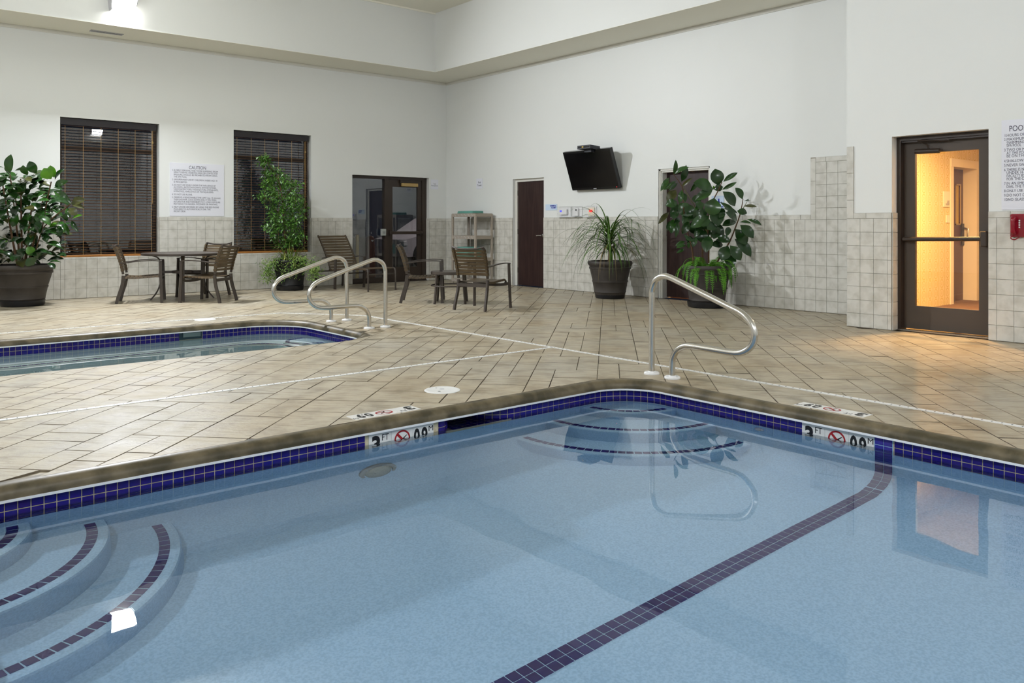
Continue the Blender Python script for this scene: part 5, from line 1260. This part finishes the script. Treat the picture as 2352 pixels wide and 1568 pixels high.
# fern fronds at its foot
def frond(base, dirv, length, droop, parent, name='fern_frond', wide=.032):
    b = MB(); n = 24; p = Vector(base); d = Vector(dirv).normalized(); seg = length / n; sd_ = d.cross(Vector((0, 0, 1))); sd_ = sd_.normalized() if sd_.length > .05 else RT.copy(); pts = [p.copy()]
    for i in range(n):
        p = p + d * seg; d = (d + Vector((0, 0, -droop * (i + 2) / n))).normalized(); pts.append(p.copy())
    b.tube(pts, .0025, 4)
    for i in range(1, n):
        t = i / n; w_ = wide * (math.sin(math.pi * min(1, t * .9 + .12)) ** .7); dd = (pts[i + 1] - pts[i - 1]).normalized()
        for s in (-1, 1):
            q = pts[i]; e = q + sd_ * (s * w_) + dd * .012; up_ = dd.cross(sd_) * .002
            b.poly([q - dd * .0075, e - dd * .004 + up_, e + dd * .003 + up_, q + dd * .0075])
    return b.build(name, M['fern'], parent)
for k in range(58):
    a = rp.uniform(0, 6.283); e = rp.uniform(.15, 1.1)
    dr = Vector((math.cos(a) * math.cos(e), math.sin(a) * math.cos(e), math.sin(e)))
    frond(Vector((PCx, PCy, .56)) + Vector((math.cos(a), math.sin(a), 0)) * rp.uniform(.02, .2), dr, rp.uniform(.32, .62), rp.uniform(.28, .55), r1, wide=rp.uniform(.032, .046))

# ---- dense rubber plant (left edge)
PL = at(52, 690, 11.98); DL = 11.98
r2 = thing('rubber_plant', 'dense bushy rubber plant in a grey brown planter left of the window', 'plant', (PL.x, PL.y, 0))
planter(r2, PL.x, PL.y, .425, .265, .60, M['pot'], .285)
def c2(x, y, d=0): return at(x / 5.6, 340 + y / 5.6, DL + d)
LL = [(130, 330, 130, 80, 95, 'B'), (125, 345, 105, 215, 90, 'B'), (60, 265, -30, 240, 35, 'B'), (190, 290, 410, 260, 32, 'B'), (355, 350, 290, 225, 90, 'B'), (470, 330, 370, 170, 100, 'B'), (660, 400, 560, 260, 125, 'C'), (700, 380, 640, 225, 95, 'C'), (705, 415, 820, 265, 58, 'A'), (700, 490, 865, 420, 72, 'B'), (690, 505, 810, 530, 40, 'A'),
      (690, 550, 875, 640, 70, 'B'), (770, 610, 910, 710, 65, 'A'), (915, 715, 1085, 660, 90, 'D'), (920, 715, 1080, 770, 50, 'D'), (890, 770, 985, 860, 80, 'D'), (860, 770, 900, 890, 55, 'B'), (925, 920, 1050, 855, 42, 'C'), (855, 940, 845, 840, 70, 'A'), (920, 930, 1000, 1075, 50, 'A'), (830, 960, 885, 1120, 50, 'B'), (600, 560, 405, 630, 66, 'B'),
      (160, 665, 0, 830, 100, 'B'), (90, 365, -10, 490, 95, 'B'), (110, 505, 5, 620, 80, 'A'), (470, 1080, 525, 960, 115, 'A'), (780, 1010, 770, 1130, 70, 'A'), (600, 1120, 600, 1205, 65, 'A'), (445, 1370, 345, 1270, 85, 'C'), (520, 1330, 490, 1420, 60, 'B'), (455, 1440, 515, 1480, 35, 'A'), (225, 1440, 330, 1300, 112, 'A'), (440, 1500, 350, 1420, 112, 'A'),
      (340, 460, 215, 610, 110, 'A'), (250, 740, 150, 870, 95, 'A'), (235, 860, 150, 1010, 90, 'B'), (430, 880, 270, 930, 90, 'B'), (570, 800, 470, 950, 100, 'B'), (360, 960, 250, 1050, 100, 'A'), (440, 960, 520, 1080, 110, 'A'), (380, 760, 260, 800, 70, 'A'), (730, 960, 640, 1020, 55, 'C'), (40, 1160, 75, 1240, 60, 'C')]
for bx_, by_, tx_, ty_, wd, k in LL:
    d0 = rp.uniform(-.32, -.08) if wd > 60 else rp.uniform(-.2, .15)
    put_leaf(LM['leaf' + k], c2(bx_, by_, d0), c2(tx_, ty_, d0 - rp.uniform(.02, .1)), wd * 1.25 / 5.6 * DL / FPX, -FW + Vector((rp.uniform(-.3, .3), rp.uniform(-.3, .3), rp.uniform(.2, .7))), r2)
top = Vector((PL.x, PL.y, 0))
for k in range(290):
    z = rp.uniform(.60, 1.90); rad = .50 * (1 - max(0, (z - 1.45) / .75)) * (.85 if z < .8 else 1); a = rp.uniform(0, 6.283); q = math.sqrt(rp.uniform(.05, 1)) * rad
    base = top + Vector((math.cos(a) * q, math.sin(a) * q, z)); e = rp.uniform(-.7, .75); a2 = a + rp.uniform(-.9, .9)
    L_ = rp.uniform(.15, .24); dr = Vector((math.cos(a2) * math.cos(e), math.sin(a2) * math.cos(e), math.sin(e)))
    put_leaf(LM['leaf' + rp.choice('AAAABBD')], base, base + dr * L_, L_ * rp.uniform(.5, .62), Vector((0, 0, 1)) + dr * .4 - FW * .5, r2)
for k, (a, lean, zt_) in enumerate(((.3, .32, 1.7), (1.9, .25, 1.55), (3.6, .30, 1.75), (5.0, .28, 1.5), (4.3, .1, 1.85))):
    pts = smooth_path([top + Vector((.06 * math.cos(a), .06 * math.sin(a), .52)), top + Vector((.5 * lean * math.cos(a), .5 * lean * math.sin(a), .95)), top + Vector((lean * math.cos(a), lean * math.sin(a), zt_))], 5)
    MB().tube(pts, [.020 - .012 * i / len(pts) for i in range(len(pts))], 7).build('stem', M['bark'], r2, smooth=True)
for pts in ([(430, 1480), (480, 1250), (540, 1040), (600, 700), (660, 430)], [(560, 1020), (700, 880), (860, 760), (920, 700)], [(130, 340), (150, 480), (200, 640), (210, 900)]):
    MB().tube(smooth_path([c2(x, y, -.1) for x, y in pts], 5), .009, 6).build('stem', M['bark'], r2, smooth=True)

# ---- ponytail palm
PP = at(1401, 670, 13.22)
r3 = thing('ponytail_palm', 'ponytail palm with arching strap leaves in a grey brown planter', 'plant', (PP.x, PP.y, 0))
planter(r3, PP.x, PP.y, .360, .235, .60, M['pot'], .238)
MB().tube(smooth_path([(PP.x, PP.y, .53), (PP.x - .01, PP.y, .62), (PP.x, PP.y, .80), (PP.x + .01, PP.y, 1.05)], 4), [.055, .045, .038, .030, .026, .024, .024, .024, .024, .024, .024, .024, .022], 10).build('trunk', M['bark'], r3, smooth=True)
def strap(base, a, e, length, wd, parent, m, grav=.17, n=12, name='strap_leaf'):
    p = Vector(base); d = Vector((math.cos(a) * math.cos(e), math.sin(a) * math.cos(e), math.sin(e))); sd_ = Vector((-math.sin(a), math.cos(a), 0)); b = MB(); seg = length / n
    for i in range(n + 1):
        t = i / n; w_ = wd * (1 - t ** 2.2) * .5 + .0006; nn = d.cross(sd_)
        b.v += [tuple(p - sd_ * w_ + nn * w_ * .35), tuple(p), tuple(p + sd_ * w_ + nn * w_ * .35)]
        p = p + d * seg; d = (d + Vector((0, 0, -grav * (.55 + 1.1 * t)))).normalized()
        if p.x > -.03: p.x = -.03
        if p.y > -.03: p.y = -.03
    for i in range(n):
        for j in (0, 1): k = i * 3 + j; b.f.append((k, k + 1, k + 4, k + 3))
    me = b.mesh(name, m, smooth=True); return add_obj(name, me, parent)
for k in range(160):
    lv = rp.random(); z = .72 + .40 * lv; a = rp.uniform(0, 6.283)
    e = rp.uniform(.2, 1.15) if lv > .45 else rp.uniform(-.1, .85); ln = rp.uniform(.6, 1.05) if lv > .3 else rp.uniform(.42, .75)
    strap((PP.x + .045 * math.cos(a), PP.y + .045 * math.sin(a), z), a, e, ln, rp.uniform(.015, .027), r3, M['palm'], rp.uniform(.16, .28))
for k in range(9):
    a = math.atan2(-FW.y, -FW.x) + rp.uniform(-.9, .9); strap((PP.x, PP.y, .80), a, rp.uniform(.2, .7), rp.uniform(.75, .95), .009, r3, M['palmdry'], .30)

# ---- tall weeping ficus with spider plant and trailing leaves
PF = at(666, 655, 14.85); DF = 14.85
r4 = thing('ficus_tree', 'tall leafy ficus with spider plant and trailing leaves in a black pot', 'plant', (PF.x, PF.y, 0))
planter(r4, PF.x, PF.y, .295, .225, .55, M['potblack'], .238)
def c4(x, y, d=0): return at(580 + x / 4.61, 340 + y / 4.61, DF + d)
for pts, rad in (([(360, 1120), (345, 980), (330, 760), (320, 560), (270, 330), (180, 190), (85, 75)], .020), ([(340, 950), (400, 800), (450, 600), (470, 470)], .010), ([(330, 760), (240, 640), (150, 520)], .009), ([(345, 980), (430, 900), (520, 820)], .008), ([(320, 560), (400, 450), (500, 390)], .008)):
    path = smooth_path([c4(x, y) for x, y in pts], 5); n = len(path); MB().tube(path, [rad * (1.05 - .8 * i / n) for i in range(n)], 7).build('trunk' if rad > .015 else 'branch', M['bark'], r4, smooth=True)
ENV = [(70, 55, 95), (100, 55, 165), (150, 70, 200), (200, 125, 235), (260, 135, 320), (310, 130, 400), (360, 90, 480), (400, 75, 548), (450, 110, 470), (500, 40, 520), (560, 120, 570), (620, 130, 580), (680, 190, 560), (740, 180, 520), (790, 130, 470), (850, 130, 520), (900, 180, 545), (950, 230, 560), (1000, 290, 500), (1060, 300, 420)]
def env(y):
    for (a, l0, r0), (e, l1, r1_) in zip(ENV, ENV[1:]):
        if a <= y <= e: t = (y - a) / (e - a); return l0 + (l1 - l0) * t, r0 + (r1_ - r0) * t
    return None
fb_ = [MB(), MB()]
def small_leaf(b, p, d, L_, wd, nn):
    d = d.normalized(); s_ = d.cross(nn); s_ = s_.normalized() if s_.length > .01 else RT
    m_ = d * (L_ * .45); b.poly([p, p + m_ + s_ * wd * .5, p + d * L_ - Vector((0, 0, L_ * .12)), p + m_ - s_ * wd * .5])
cl_ = 0
while cl_ < 560:
    y = rp.uniform(70, 1060); q = env(y)
    if q is None or rp.random() > (q[1] - q[0] + 60) / 520: continue
    x = rp.uniform(*q); hw_ = (q[1] - q[0]) / 4.61 * DF / FPX / 2; c = c4(x, y, rp.uniform(-1, 1) * min(hw_, .42) * .9); cl_ += 1
    for k in range(7):
        p = c + Vector((rp.gauss(0, .035), rp.gauss(0, .035), rp.gauss(0, .035))); a = rp.uniform(0, 6.283); d = Vector((math.cos(a), math.sin(a), rp.uniform(-1.3, .25)))
        small_leaf(fb_[k % 2], p, d, rp.uniform(.045, .075), rp.uniform(.022, .034), Vector((rp.uniform(-.5, .5), rp.uniform(-.5, .5), 1)) - FW * .5)
tag(fb_[0].build('foliage', M['ficus'], r4), kind='stuff'); tag(fb_[1].build('foliage', M['ficus2'], r4), kind='stuff')
tf = MB()
for x, y, rx, ry, n in ((170, 1310, 75, 110, 480), (420, 1260, 110, 90, 380), (650, 1290, 70, 90, 360), (480, 1190, 150, 55, 340), (330, 1350, 40, 60, 130), (250, 1220, 90, 60, 200)):
    for k in range(n):
        p = c4(x + rp.gauss(0, rx * .55), y + rp.gauss(0, ry * .55), rp.uniform(-.34, -.05)); a = rp.uniform(0, 6.283)
        small_leaf(tf, p, Vector((math.cos(a), math.sin(a), rp.uniform(-1.2, .4))), rp.uniform(.035, .065), rp.uniform(.012, .020), Vector((0, 0, 1)) - FW)
tag(tf.build('trailing_foliage', M['trail'], r4), kind='stuff')
for k in range(64):
    a = rp.uniform(0, 6.283); strap((PF.x + .12 * math.cos(a), PF.y + .12 * math.sin(a), .54), a, rp.uniform(.35, 1.35), rp.uniform(.32, .58), rp.uniform(.010, .018), r4, M['spider'], rp.uniform(.22, .34), 9, 'spider_leaf')
